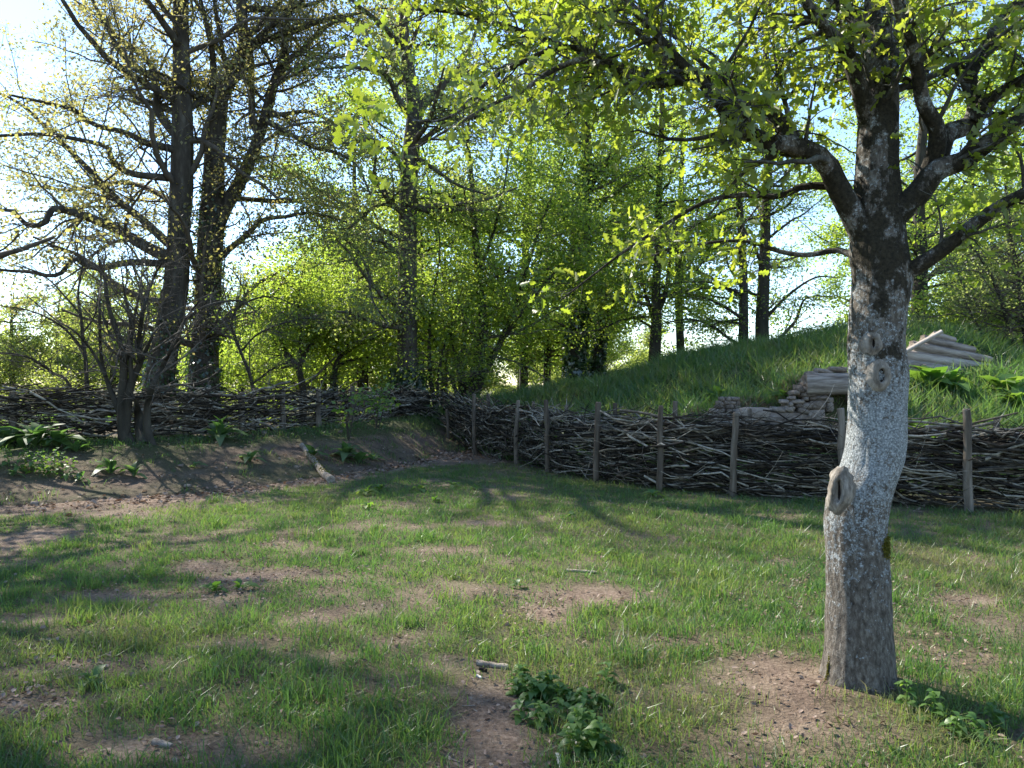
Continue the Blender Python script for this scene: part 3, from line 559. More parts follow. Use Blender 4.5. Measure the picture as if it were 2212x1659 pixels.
small('beech_tree', 'forked beech on the low left shoulder of the mound', [([(1413, 830), (1414, 760), (1418, 690), (1416, 640), (1420, 560), (1424, 400), (1430, 200), (1420, 0), (1430, -200)], 30), ([(1416, 680), (1438, 630), (1450, 540), (1470, 440)], 16), ([(1414, 690), (1396, 640), (1380, 560)], 14)], 24.5, 47, extra=(13, 2.6, 9, 2.5, 4.5, 5, .05), leaves=(18000, 0.092, .15, .7, .7, .3), **BE)
small('beech_tree', 'slender left one of the twin beeches on the mound crest', [([(1606, 790), (1606, 700), (1606, 600), (1600, 480), (1590, 300), (1600, 100), (1590, -100), (1600, -250)], 24), ([(1606, 750), (1570, 728), (1530, 700), (1480, 690), (1430, 700)], 8), ([(1606, 690), (1560, 660), (1510, 640), (1450, 630)], 8)], 23.5, 48, extra=(13, 2.8, 10, 2.5, 4.2, 2, .045), leaves=(12600, 0.092, .15, .7, .7, .3), group='twin beeches', **BE)
small('beech_tree', 'stouter right one of the twin beeches on the mound crest', [([(1648, 790), (1646, 700), (1650, 600), (1654, 480), (1660, 300), (1655, 100), (1670, -100), (1660, -250)], 33), ([(1652, 760), (1680, 735), (1720, 690), (1735, 650), (1760, 640), (1800, 640)], 9), ([(1652, 690), (1700, 640), (1760, 600), (1810, 600)], 8)], 24, 49, extra=(12, 3.6, 10, 2.5, 4.2, 2, .05), leaves=(9900, 0.0862, .15, .7, .7, .3), group='twin beeches', **BE)
small('beech_tree', 'dark-trunked tree on the mound crest behind the log gable', [([(1988, 760), (1986, 660), (1990, 560), (1985, 400), (2000, 200), (1990, 0), (2000, -150)], 40), ([(1988, 620), (2040, 570), (2110, 540), (2180, 540)], 12), ([(1986, 600), (1930, 560), (1880, 540)], 9)], 23, 50, extra=(12, 4.0, 10, 2.5, 4.5, 10, .05), leaves=(12600, 0.092, .15, .7, .6, .3), **BE)
small('willow_bush', 'twiggy half-leafed bush at the right edge above the mound', [([(2215, 840), (2190, 740), (2160, 640), (2120, 560), (2070, 500)], 16), ([(2225, 840), (2215, 720), (2200, 600), (2180, 500), (2150, 420)], 16), ([(2235, 840), (2250, 700), (2260, 560), (2270, 450)], 14), ([(2215, 840), (2150, 760), (2110, 700), (2080, 640)], 10)], 18.5, 51, leaf='leaf_pale', leaves=(8750, 0.069, .1, .8, .2, .08), l2=(800, 0, 40, .5, .5, .8, .12, .02, 1.4), l3=(2200, 0, 36, .5, .6, .8, .12, .02, .5, .003), dd=.8)
small('hornbeam_tree', 'leafy green tree standing right of the log gable', [([(2180, 850), (2176, 740), (2170, 640), (2180, 500), (2170, 380)], 26), ([(2178, 760), (2130, 700), (2090, 640), (2060, 560)], 12), ([(2178, 740), (2230, 680), (2270, 600)], 12)], 21.5, 52, extra=(9, 1.6, 6, 2., 3.5, 15, .05), leaves=(19800, 0.0978, .15, .8, .5, .3))

# --- bare shrubs on and behind the bank
BS1 = (90, .25, 42, .40, .45, .9, .11, .03, 1.7); BS2 = (500, 0, 42, .45, .55, .9, .13, .01, .9); BS3 = (1300, 0, 42, .5, .7, .9, .14, .0, .4, .0028)
def bare(name, label, stems, d, seed, leaves=(60, 0.07, .1, .8, .2, .08), **kw):
    return small(name, label, stems, d, seed, leaf='leaf_green', leaves=leaves, l1=BS1, l2=BS2, l3=BS3, dd=.9, **kw)
bare('bare_shrub', 'leafless many-stemmed shrub rising from a dark stool on the bank', [
    ([(272, 958), (266, 930), (264, 890), (265, 846), (268, 790), (262, 745), (247, 700), (234, 660), (226, 600), (215, 560)], 26), ([(268, 940), (276, 868), (284, 825), (301, 787), (304, 770), (300, 742), (311, 663), (332, 600), (348, 570)], 22),
    ([(290, 955), (258, 892), (238, 840), (228, 813), (218, 764), (215, 664), (218, 598), (210, 540)], 14), ([(302, 786), (318, 752), (332, 720), (350, 700), (372, 690)], 9), ([(268, 790), (276, 750), (282, 700), (270, 640), (262, 580)], 12),
    ([(284, 825), (282, 760), (288, 700), (300, 640), (306, 590)], 11), ([(262, 745), (240, 725), (225, 690), (205, 650), (150, 620)], 8), ([(330, 950), (318, 925), (320, 870), (333, 826), (352, 790), (372, 750), (400, 690), (430, 650)], 20), ([(312, 950), (300, 900), (292, 860)], 34),
    ([(228, 813), (200, 760), (160, 715), (120, 690), (60, 640)], 7), ([(400, 690), (450, 660), (520, 650), (560, 680)], 8)], 13.0, 61)
bare('bare_sapling', 'thin bare sapling with one arm arching over the left fence', [([(192, 915), (189, 859), (185, 780), (179, 734), (175, 681), (169, 631), (182, 549), (186, 480)], 11), ([(190, 850), (149, 830), (116, 807), (73, 777), (33, 765), (0, 763), (-60, 770)], 7),
    ([(183, 760), (150, 720), (110, 690), (60, 670), (0, 660)], 6), ([(174, 680), (140, 640), (100, 600), (40, 570)], 5), ([(178, 720), (205, 680), (215, 620)], 5)], 14.3, 62)
bare('bare_sapling', 'drooping bare twigs of a sapling before the wineglass tree', [([(560, 900), (545, 830), (520, 760), (500, 700), (520, 660), (580, 640), (640, 660)], 9), ([(520, 760), (560, 720), (640, 690), (700, 690)], 5), ([(545, 830), (600, 790), (660, 780)], 4)], 17.2, 63, leaves=(900, 0.06, .1, .8, .2, .08))

# --- the wood behind: a few kinds, copied
def proto(seed, h, leaf, size, n, ex=20):
    rng = np.random.default_rng(seed)
    tk = resample([[0, 0, -.1], [rng.normal(0, .1), rng.normal(0, .1), h * .35], [rng.normal(0, .3), rng.normal(0, .3), h * .7], [0, 0, h]], [.2, .16, .09, .02], 25)
    return build_tree('wood_tree', 'x', [tk], seed, leaf, 'bark_dark', (150, .1, 55, .5, .4, .6, .12, .01, 2.4), (480, 0, 48, .45, .5, .55, .16, .0, 1.3), (900, 0, 45, .6, .6, .55, .18, 0, .6, .006), (n, size, .15, .8, .65, .3),
                      group='trees of the wood behind', extra=(ex, h * (.12 if h < 9 else .26), h * .92, min(h * .34, 3.6), min(h * .6, 6.0), 14, .06), limb_k=6)
def copy_tree(o, loc, rz, s, label):
    c = o.copy(); COL.objects.link(c); c.location = loc; c.rotation_euler = (0, 0, rz); c.scale = (s, s, s * random.uniform(.92, 1.1)); c['label'] = label
    for ch in o.children: k = ch.copy(); COL.objects.link(k); k.parent = c
    return c
protos = [proto(71, 9, 'leaf_green', .15, 20000), proto(72, 8, 'leaf_far', .16, 20000), proto(73, 7, 'leaf_far', .17, 18000), proto(74, 10, 'leaf_green', .15, 20000), proto(76, 17, 'leaf_green', .14, 22000, 30)]
where = [  # (pixel x, depth, kind, size, what sets it apart)
    (30, 30, 1, .62, 'pale green tree at the far left beyond the fence'), (130, 36, 2, .80, 'broad pale tree behind the arching bare sapling'), (240, 33, 1, .80, 'yellowish tree seen through the bare shrub stems'),
    (330, 40, 2, 1.05, 'far pale tree beside the leaning oak trunk'), (-80, 42, 2, .8, 'hazy far tree at the left edge'), (520, 30, 0, .66, 'bright green tree right of the upright forked oak'), (600, 34, 1, .85, 'light green tree behind the wineglass-forked small tree'),
    (700, 29, 3, .66, 'dense green tree behind the crooked ivied small tree'), (790, 33, 0, .9, 'green tree left of the tall ivied trunk'), (960, 30, 0, .85, 'green tree behind the slim hazel stem'), (1180, 35, 0, 1.0, 'green tree between hornbeam and ivied trunk'),
    (1270, 42, 1, 1.1, 'far light tree behind the ivy-clad trunk'), (2060, 33, 0, .75, 'green tree behind the log gable'), (2160, 30, 3, .72, 'green tree at right behind the twiggy bush'), (2290, 28, 0, .8, 'green tree past the right edge of the mound'), (2120, 40, 1, 1.0, 'far light tree right of the log gable'),
    (-1050, 9.5, 0, 1.1, 'big leafy tree outside the left edge whose shade falls on the lawn'), (905, 27, 4, .9, 'tall green tree close behind the ivied tall tree'), (1130, 35, 4, 1.1, 'tall green tree between hornbeam and mound'), (1475, 32, 4, 1.0, 'tall green tree right of the forked beech'), (780, 36, 4, 1.0, 'tall green tree between forked oak and ivied tree'), (2085, 29, 4, .95, 'tall green tree over the log gable'), (2240, 26, 4, .9, 'tall green tree at the right edge'), (1900, 36, 4, 1.0, 'tall green tree hidden behind the young oak'),
    (450, 52, 2, 0.75, 'low sunlit shrub far behind the forked oak'), (560, 55, 1, 0.70, 'low sunlit shrub far behind the drooping sapling'), (660, 50, 2, 0.72, 'low sunlit shrub far behind the wineglass tree'), (760, 54, 1, 0.75, 'low sunlit shrub far behind the crooked ivied tree'), (850, 50, 2, 0.70, 'low sunlit shrub far left of the ivied trunk'), (940, 55, 1, 0.75, 'low sunlit shrub far behind the hazel stem'), (1030, 50, 2, 0.75, 'low sunlit shrub seen between the hornbeam stems'), (1120, 54, 1, 0.75, 'low sunlit shrub right of the hornbeam stems'), (1210, 50, 2, 0.70, 'low sunlit shrub left of the ivy-clad trunk'), (1310, 54, 1, 0.80, 'low sunlit shrub right of the second dark trunk'), (1410, 56, 2, 0.80, 'low sunlit shrub behind the forked beech foot'),
    (-220, 34, 0, .9, 'green tree just past the left edge'), (740, 48, 2, 1.3, 'far pale tree filling the gap left of the ivied trunk'), (200, 55, 2, 1.1, 'hazy far tree low behind the bare shrub')]
for k, (px, d, kd, s, lab) in enumerate(where):
    x = (px - CX) / F * d; z = gz(x, d) - .1
    lab = lab if len(lab.split()) > 3 else lab
    o = protos[kd]
    if not o.get('used'):
        o['used'] = 1; o.location = (x, d, z); o.rotation_euler = (0, 0, k * 1.3); o.scale = (s, s, s); o['label'] = lab
    else: copy_tree(o, (x, d, z), k * 1.7, s, lab)
for o in protos: del o['used']
copy_tree(oak_b, (-12.0, 13.0, gz(-12.0, 13.0) - .1), 2.9, 1.2, 'old oak outside the left edge reaching bronze leaves into the upper left')

# ------------------------------------------------------------------ fences of stakes and laid brushwood
def stick_variants(n, seed, k=5, S=8):
    rng = np.random.default_rng(seed); out = []
    for i in range(n):
        x = np.linspace(-1, 1, S); P = np.stack([x, np.cumsum(rng.normal(0, .035, S)), np.cumsum(rng.normal(0, .035, S))], 1); P -= P.mean(0) * np.array([0, 1, 1])
        r0 = rng.uniform(.010, .019); pa = [tubes(P[None], np.linspace(r0, r0 * .45, S)[None], k, 1)]
        j = rng.integers(2, S - 2); d = norm(np.array([1, rng.normal(0, .5), rng.normal(0, .5)])); q = np.stack([P[j], P[j] + d * .3, P[j] + d * .55 + np.array([0, rng.normal(0, .06), rng.normal(0, .06)])])
        pa.append(tubes(q[None], np.array([[r0 * .6, r0 * .4, r0 * .2]]), 3, 1))
        out.append(pa)
    return out
STK = stick_variants(18, 5); STKM = []; STKI = stick_variants(18, 6, 4, 6)
for i, pa in enumerate(STK):
    me = mesh_from('branch', [(p[0], p[1], np.full(len(p[1]), i / 18)) for p in pa], True); me.materials.append(M['stick']); STKM.append(me)
def line_at(LN, s):
    """point, tangent at arc length s on polyline (n,3)"""
    seg = np.linalg.norm(np.diff(LN[:, :2], axis=0), axis=1); c = np.concatenate([[0], np.cumsum(seg)])
    p = np.stack([np.interp(s, c, LN[:, i]) for i in range(LN.shape[1])], -1); e = .3
    q = np.stack([np.interp(np.clip(s + e, 0, c[-1]), c, LN[:, i]) - np.interp(np.clip(s - e, 0, c[-1]), c, LN[:, i]) for i in range(2)], -1)
    return p, norm(q), c[-1]
def stick_matrix(p, tan2, pitch, roll, s, yaw):
    ang = np.arctan2(tan2[1], tan2[0]) + yaw
    Mx = Matrix.Translation(Vector(p)) @ Matrix.Rotation(ang, 4, 'Z') @ Matrix.Rotation(pitch, 4, 'Y') @ Matrix.Rotation(roll, 4, 'X') @ Matrix.Diagonal((s[0], s[1], s[1], 1)); return Mx
def post(parent, b, p, top, r, lean, seed):
    rng = np.random.default_rng(seed); zb = gz(p[0], p[1]) - .05; n = 9; t = np.linspace(0, 1, n)
    P = np.stack([p[0] + lean * (t - .5) * (top - zb) + np.cumsum(rng.normal(0, .006, n)), p[1] + np.cumsum(rng.normal(0, .006, n)), zb + (top - zb) * t], 1)
    R = r * (1.08 - .16 * t) * (1 + rng.normal(0, .035, n)); V, Fq, _ = tubes(P[None], R[None], 10)
    V = V + rng.normal(0, .0025, V.shape); k = 10
    top_i = np.arange((n - 1) * k, n * k); V = np.vstack([V, V[top_i] * np.array([1, 1, 1]) + (P[-1] - V[top_i]) * .22 + np.array([0, 0, .012]), P[-1:] + np.array([0, 0, .014])])
    c0 = n * k; ii = np.arange(k); f4 = np.stack([top_i, np.roll(top_i, -1), c0 + np.roll(ii, -1), c0 + ii], 1); f3 = np.stack([c0 + ii, c0 + np.roll(ii, -1), np.full(k, c0 + k)], 1)
    mk('post', [(V - b, Fq), (V - b, f4), (V - b, f3)], M['post'], parent, True)
def fence(label, LN, topz, width, posts, seed, n_in, front_sign, n_top=60, wmul=1.0, loose=.075):
    """LN (n,3): foot of the front face; topz(s/L): height of the brushwood above the foot; width: depth between the two rows of stakes."""
    rng = np.random.default_rng(seed); b = LN[len(LN) // 2].copy(); e = ob('brushwood_fence', None, label=label, cat='fence', loc=Vector(b))
    for i, (p, tz, r, ln) in enumerate(posts): post(e, b, p, tz, r, ln, seed * 100 + i)
    L = line_at(LN, np.array([0.]))[2]
    def place(n, depth, hmin, hmax, bulge):
        s = rng.uniform(0, L, n); p, tn, _ = line_at(LN, s); nr = np.stack([-tn[:, 1], tn[:, 0]], 1) * front_sign      # away from the eye
        h = rng.uniform(hmin, hmax, n); tz = topz(s / L); dz = depth(n)
        pos = np.stack([p[:, 0] + nr[:, 0] * dz, p[:, 1] + nr[:, 1] * dz, 0 * s], 1)
        pos[:, 2] = H(p[:, 0], p[:, 1]) + .04 + h * tz
        slope = (line_at(LN, np.clip(s + .5, 0, L))[0][:, 2] - line_at(LN, np.clip(s - .5, 0, L))[0][:, 2])
        return s, pos, tn, slope
    # 300 that show: the front face and the top
    n1 = 300 - n_top
    A = place(n1, lambda n: rng.uniform(-.03, .10, n), .02, 1.0, 0); T = place(n_top, lambda n: rng.uniform(0, width, n), .96, 1.10, 0)
    for (s, pos, tn, sl) in (A, T):
        for i in range(len(s)):
            o = bpy.data.objects.new('branch', STKM[rng.integers(18)]); COL.objects.link(o); o.parent = e
            sc = rng.uniform(.35, 1.0); th = rng.uniform(.55, 1.55) * wmul
            o.matrix_local = stick_matrix(pos[i] - b, tn[i], -sl[i] + rng.normal(0, loose), rng.uniform(0, 6.28), (sc * (1 if rng.random() < .5 else -1), th), rng.normal(0, .04))
    # what lies deeper or is too fine to pick apart
    parts = []
    s, pos, tn, sl = place(n_in, lambda n: rng.uniform(.06, width, n), 0, 1.0, 0)
    for i in range(n_in):
        pa = STKI[rng.integers(18)]; Mx = np.array(stick_matrix(pos[i] - b, tn[i], -sl[i] + rng.normal(0, loose * 1.3), rng.uniform(0, 6.28), (rng.uniform(.35, .9), rng.uniform(.5, 1.3) * wmul), rng.normal(0, .08)))
        rr = rng.random()
        for p in pa: parts.append((p[0] @ Mx[:3, :3].T + Mx[:3, 3], p[1], np.full(len(p[1]), rr)))
    # fine twigs bristling out
    n = n_in; s, pos, tn, sl = place(n, lambda n: rng.uniform(-.06, width, n), .05, 1.12, 0)
    d = norm(np.c_[tn, np.zeros(n)] * np.where(rng.random(n) < .7, 1, -1)[:, None] + rng.normal(0, .3, (n, 3)) + np.array([0, 0, .05])); Pt, Rt = grow(rng, pos - b, d, rng.uniform(.25, .8, n), rng.uniform(.003, .007, n) * wmul, 5, .16, 0, .4)
    parts.append(tubes(Pt, Rt, 3, seed))
    mk('brushwood', parts, M['stick'], e, True, kind='stuff')
RP = [(968, 885, 950, 18.0), (1027, 852, 968, 16.5), (1117, 866, 998, 14.6), (1183, 865, 1018, 13.3), (1291, 870, 1040, 11.9), (1425, 878, 1062, 10.9), (1588, 893, 1072, 10.4), (1820, 884, 1090, 9.75), (2090, 885, 1105, 9.2), (2360, 880, 1120, 8.8), (2640, 880, 1130, 8.5)]
FL = np.array([at(p, by, d) for p, ty, by, d in RP]); FL[:, 2] = [gz(x, y) for x, y in FL[:, :2]]
FLL = np.vstack([[FL[0] + (FL[0] - FL[1]) * .35], FL]); FLL[0, 2] = gz(FLL[0, 0], FLL[0, 1])
FLL = FLL + np.array([.0, .07, 0])
pl = []
for i, (p, ty, by, d) in enumerate(RP): q = at(p, ty, d); pl.append((q, q[2], (.045 if i > 1 else .042) * random.uniform(.9, 1.1), random.uniform(-.04, .06)))
for i, (p, ty) in enumerate([(1055, 852), (1150, 868), (1224, 876), (1328, 872), (1456, 868), (1623, 884), (1905, 886), (2150, 905)]):
    x0 = [q[0] for q in RP]; d = float(np.interp(p, x0, [q[3] for q in RP])) + .85; q = at(p, ty, d); pl.append((q, q[2], .04, random.uniform(-.03, .03)))
fence('long dark brushwood fence between grey stakes in front of the mound', FLL, lambda u: np.interp(u, [0, .08, .25, .5, .75, 1], [.72, .95, .98, .96, .92, .92]), .62, pl, 3, 1500, 1)
LL = HL.copy(); LL[:, 2] = [gz(x, y) for x, y in LL[:, :2]]
pl = []
for p, ty, d in [(30, 848, 12.85), (137, 853, 13.2), (222, 856, 13.6), (400, 852, 14.3), (522, 848, 14.9), (610, 846, 15.65), (688, 842, 16.3), (760, 835, 17.0), (835, 850, 18.0), (-90, 845, 12.4)]:
    q = at(p, ty, d); pl.append((q, q[2], .06, random.uniform(-.02, .02)))
fence('see-through woven brushwood fence along the top of the earth bank', LL, lambda u: np.interp(u, [0, .3, .55, .8, 1], [.82, .80, .76, .62, .55]), .22, pl, 4, 420, 1, 50, 1.1, .12)

# ------------------------------------------------------------------ dry-stone entrance and log gable in the mound
def rock_mesh(seed):
    rng = np.random.default_rng(seed); g = np.linspace(-1, 1, 4); V, key, Fq = [], {}, []
    def vid(p):
        k = tuple(np.round(p, 3))
        if k not in key:
            q = np.array(p, float); q = q / (np.abs(q) ** 5).sum() ** (1 / 5); key[k] = len(V); V.append(q * (1 + rng.normal(0, .06)) + rng.normal(0, .04, 3))
        return key[k]
    for ax in range(3):
        for sg in (-1, 1):
            for i in range(3):
                for j in range(3):
                    c = []
                    for u, v in ((i, j), (i + 1, j), (i + 1, j + 1), (i, j + 1)):
                        p = [0, 0, 0]; p[ax] = sg; p[(ax + 1) % 3] = g[u]; p[(ax + 2) % 3] = g[v]; c.append(vid(p))
                    Fq.append(c if sg > 0 else c[::-1])
    me = mesh_from('stone', [(np.array(V) * .5, np.array(Fq), np.full(len(Fq), rng.random()))], False); me.materials.append(M['stone']); return me
ROCK = [rock_mesh(300 + i) for i in range(10)]
def stone(parent, b, x0, x1, y0, y1, d, dep=.3, mesh=None, rot=None):
    a = at(x0, y0, d); c = at(x1, y1, d); o = bpy.data.objects.new('stone', mesh or random.choice(ROCK)); COL.objects.link(o)
    if parent is not None: o.parent = parent
    o.location = Vector((a + c) / 2 + np.array([0, dep * .4, 0]) - b); o.scale = ((c[0] - a[0]) * 1.12, dep, (a[2] - c[2]) * 1.15)
    o.rotation_euler = (random.uniform(-.1, .1), rot if rot is not None else random.uniform(-.12, .12), random.uniform(-.25, .25)); return o
b = at(1690, 960, 14.6); b[2] = gz(b[0], 14.3)
e = ob('stone_entrance', None, label='dry-stone entrance with a pale log lintel in the side of the mound', cat='entrance', loc=Vector(b))
for q in [(1660, 1742, 892, 925), (1745, 1781, 884, 931), (1695, 1719, 878, 891), (1724, 1750, 882, 894), (1596, 1670, 882, 906), (1631, 1653, 905, 917), (1630, 1657, 916, 926), (1596, 1620, 906, 924), (1733, 1757, 870, 882), (1750, 1783, 866, 885),
          (1709, 1738, 863, 872), (1718, 1732, 872, 881), (1738, 1750, 858, 866), (1752, 1790, 856, 866), (1707, 1722, 857, 865), (1731, 1766, 845, 859), (1712, 1729, 844, 855), (1722, 1738, 833, 847), (1736, 1748, 835, 844), (1737, 1747, 826, 835),
          (1672, 1696, 880, 891), (1660, 1700, 924, 945), (1700, 1745, 924, 948), (1596, 1660, 924, 946), (1748, 1790, 930, 960), (1700, 1712, 870, 879), (1780, 1800, 858, 870), (1785, 1800, 870, 890), (1690, 1706, 864, 872)]:
    stone(e, b, q[0], q[1], q[2], q[3], 14.62, .34)
for r in range(8):                       # low face left of it: small stones in courses
    y0 = 858 + r * 8.4; x = 1540 + random.uniform(-3, 4) + max(0, 3 - r) * 5
    while x < 1596:
        w = random.uniform(9, 18); stone(e, b, x, x + w, y0, y0 + 9, 15.0, .26, rot=random.uniform(-.05, .05)); x += w
for x0, x1, y0, y1 in [(1962, 1988, 783, 794), (1984, 2003, 788, 800), (1960, 1982, 794, 806), (1980, 2000, 799, 810), (1945, 1966, 786, 800), (1766, 1800, 797, 806), (1795, 1830, 793, 804), (1744, 1768, 803, 811), (1834, 1856, 852, 872)]:
    stone(e, b, x0, x1, y0, y1, 14.75 if x1 < 1900 else 16.0, .25)
def log(parent, b, p0, p1, d, th0, th1, seed, flat=.8, name='log'):
    rng = np.random.default_rng(seed); a = at(*p0, d); c = at(*p1, d); n = 16; k = 14; t = np.linspace(0, 1, n)
    L = np.linalg.norm(c - a); dirv = (c - a) / L; ang = math.atan2(dirv[2], dirv[0])
    R = (th0 + (th1 - th0) * t) * .5 * d / F; an = np.arange(k) * 2 * np.pi / k
    A, Tt = np.meshgrid(an, t); nz = 1 + .14 * (fbm(np.cos(A) * 1.5 + seed, Tt * 3 + np.sin(A) * 1.5, .9, 91) - .5) + .05 * rng.normal(0, 1, (1, k))
    X = np.repeat(t[:, None] * L, k, 1) + rng.normal(0, .012, (n, k)); V = np.stack([X, np.cos(A) * R[:, None] * nz * flat, np.sin(A) * R[:, None] * nz], -1)
    V[0, :, 0] += rng.normal(0, .02, k); i = np.arange(n * k).reshape(n, k); Fq = np.stack([i[:-1], np.roll(i[:-1], -1, 1), np.roll(i[1:], -1, 1), i[1:]], -1).reshape(-1, 4)
    V = V.reshape(-1, 3); parts = [(V, Fq[:, ::-1]), (V, np.array([list(range(k)), list(range((n - 1) * k, n * k))[::-1]]))]
    o = mk(name, parts, M['log_wood'], parent, False); o.rotation_euler = (0, -ang, 0); o.location = Vector(a - b); return o
log(e, b, (1738, 832), (1905, 828), 14.72, 50, 44, 5, .9, 'lintel')
b = at(2050, 800, 16.3); b[2] = gz(b[0], 16.3)
e = ob('log_gable', None, label='weathered pale logs stacked in a gable on the mound at right', cat='gable', loc=Vector(b))
for i, (p0, p1, dd, t0, t1) in enumerate([((1925, 790), (2190, 822), 16.2, 36, 22), ((1940, 768), (2170, 800), 16.35, 30, 16), ((1968, 750), (2140, 777), 16.45, 28, 14), ((1992, 734), (2104, 757), 16.55, 24, 16), ((2014, 722), (2062, 735), 16.6, 16, 12)]): log(e, b, p0, p1, dd, t0, t1, 11 + i, .8)
log(e, b, (1940, 768), (2034, 716), 16.15, 10, 9, 19, 1.5, 'plank')

# ------------------------------------------------------------------ grass, litter, herbs
def blades(pos, h, w, rng, lean=.5, seg=2):
    """bent grass blades: seg 2 = quad + tip, seg 1 = one triangle"""
    n = len(pos); a = rng.uniform(0, 2 * np.pi, n); s = np.stack([np.cos(a), np.sin(a), 0 * a], 1); az = rng.uniform(0, 2 * np.pi, n)
    l = np.stack([np.cos(az), np.sin(az), 0 * az], 1) * (lean * rng.random(n) * h)[:, None]
    up = np.array([0, 0, 1.])[None] * h[:, None]; W = s * (w * .5)[:, None]
    if seg == 1:
        V = np.stack([pos - W, pos + W, pos + up * .9 + l], 1).reshape(-1, 3); return V, np.arange(n * 3).reshape(n, 3), None
    m = pos + up * .6 + l * .35; V = np.stack([pos - W, pos + W, m + W * .8, m - W * .8, pos + up * .92 + l * 1.2], 1).reshape(-1, 3); i = np.arange(n)[:, None] * 5
    return V, i + np.array([[0, 1, 2, 3]]), i + np.array([[3, 2, 4]])
def grass(name, xy, hfun, wfun, per, spread, mat, label, seed, lean=.6, seg=2, zf=H, tone=None):
    rng = np.random.default_rng(seed); n = len(xy); idx = np.repeat(np.arange(n), rng.poisson(per, n)); m = len(idx)
    th = (.45 + 1.15 * rng.random(n) ** 1.6)[idx]; off = rng.normal(0, 1, (m, 2)) * (spread * (.6 + .5 * th))[:, None]
    p = xy[idx] + off; d = np.maximum(p[:, 1], 1.5); pos = np.c_[p, zf(p[:, 0], p[:, 1]) - .006]
    h = hfun(d) * th * rng.uniform(.5, 1.2, m); w = wfun(d) * rng.uniform(.7, 1.3, m)
    tn = np.clip((fbm(p[:, 0], p[:, 1], 1.2, seed) - .5) * 1.4 + .33 + rng.normal(0, .16, m) + (rng.random(m) < .07) * .6, 0, 1)
    r = blades(pos, h, w, rng, lean, seg)
    parts = [(r[0], r[1], tn)] + ([(np.zeros((0, 3)), r[2], tn)] if False else [])
    if seg == 2: parts = [(r[0], r[1], tn), (r[0], r[2], tn)]
    mk(name, parts, M[mat], None, kind='stuff', label=label)
rng = np.random.default_rng(99)
def scatter(n, y0, y1, wedge=.82, power=1.0, xmin=None):
    u = rng.random(n); y = (y0 ** (1 - power) + u * (y1 ** (1 - power) - y0 ** (1 - power))) ** (1 / (1 - power)) if power != 1 else y0 * (y1 / y0) ** u
    x = rng.uniform(-1, 1, n) * wedge * (y + .6); return np.c_[x, y]
def keep_turf(q, lo=.12, pw=1.3):
    t = turf(q[:, 0], q[:, 1]); k = rng.random(len(q)) < np.clip((t - lo) / (1 - lo), 0, 1) ** pw * 1.15
    k &= ((q[:, 0] - 1.75) ** 2 + (q[:, 1] - 3.85) ** 2 > .19 ** 2)
    yf = np.interp(q[:, 0], FLL[::-1, 0] if FLL[0, 0] > FLL[-1, 0] else FLL[:, 0], FLL[:, 1]); k &= (q[:, 1] < yf - .02) | (q[:, 0] < -1.6)
    k &= B(q[:, 0], q[:, 1]) < .05
    return q[k]
q = keep_turf(scatter(8500, 2.3, 4.8)); grass('lawn_grass', q, lambda d: .066 + .0 * d, lambda d: .0042 + 0 * d, 11, .04, 'grass', 'short green tufts of lawn grass in the foreground', 201, lean=1.3)
q = keep_turf(scatter(26000, 4.8, 14.5, power=.6)); grass('lawn_grass', q, lambda d: .066 + .0005 * d, lambda d: .004 + .0005 * d, 11, .05, 'grass', 'short green lawn grass before the fences', 202, seg=1, lean=1.2)
q = keep_turf(scatter(620, 2.6, 10.), .3, .8); grass('grass_tuft', q, lambda d: .10 + 0 * d, lambda d: .0055 + .0002 * d, 48, .05, 'grass', 'lusher longer tussocks standing out of the lawn', 203, lean=.9)
q = scatter(1500, 2.4, 7); q = q[turf(q[:, 0], q[:, 1]) < .35]; grass('lawn_grass', q, lambda d: .03 + 0 * d, lambda d: .004 + 0 * d, 6, .025, 'dry_grass', 'short dry straw on the bare soil', 204, lean=2.2)
q = np.c_[rng.uniform(-11, -1, 3000), rng.uniform(8.5, 19, 3000)]; bz = B(q[:, 0], q[:, 1]); k = (bz > .02) & (rng.random(3000) < np.clip(sstep(.40, .6, bz) * 1.1 + .35 * sstep(.5, .7, fbm(q[:, 0], q[:, 1], .8, 61)) + .3 * sstep(-4.2, -2.8, q[:, 0]), 0, 1)); q = q[k]
grass('bank_grass', q, lambda d: .10 + 0 * d, lambda d: .009 + 0 * d, 16, .07, 'grass', 'dark grass along the crest of the earth bank', 205, lean=1.0)
q = np.c_[rng.uniform(-3, 14, 9000), rng.uniform(10.8, 22.5, 9000)]; mz = Mo(q[:, 0], q[:, 1]); yf = np.interp(q[:, 0], FLL[:, 0], FLL[:, 1])
k = (q[:, 1] > yf + .8) & ~((q[:, 0] > 3.3) & (q[:, 0] < 6.0) & (q[:, 1] > 14.35) & (q[:, 1] < 15.25) & (mz < 1.0)) & ~((q[:, 0] > 8.2) & (q[:, 0] < 10.8) & (q[:, 1] > 15.9) & (q[:, 1] < 16.9)); q = q[k]
grass('mound_grass', q, lambda d: .30 + 0 * d, lambda d: .022 + .0004 * d, 15, .12, 'long_grass', 'long lush grass covering the mound', 206, lean=1.5, seg=1)
q = np.c_[rng.uniform(3.2, 6.6, 260), rng.uniform(14.9, 15.6, 260)]; grass('dry_grass', q, lambda d: .16 + 0 * d, lambda d: .008 + 0 * d, 16, .08, 'dry_grass', 'dead straw hanging over the stones of the entrance', 207, lean=2.0)
q = np.c_[rng.uniform(-45, 45, 4000), rng.uniform(20, 45, 4000)]; grass('wood_floor_grass', q, lambda d: .35 + 0 * d, lambda d: .05 + 0 * d, 7, .3, 'grass', 'rough green undergrowth on the floor of the wood', 208, lean=1., seg=1)

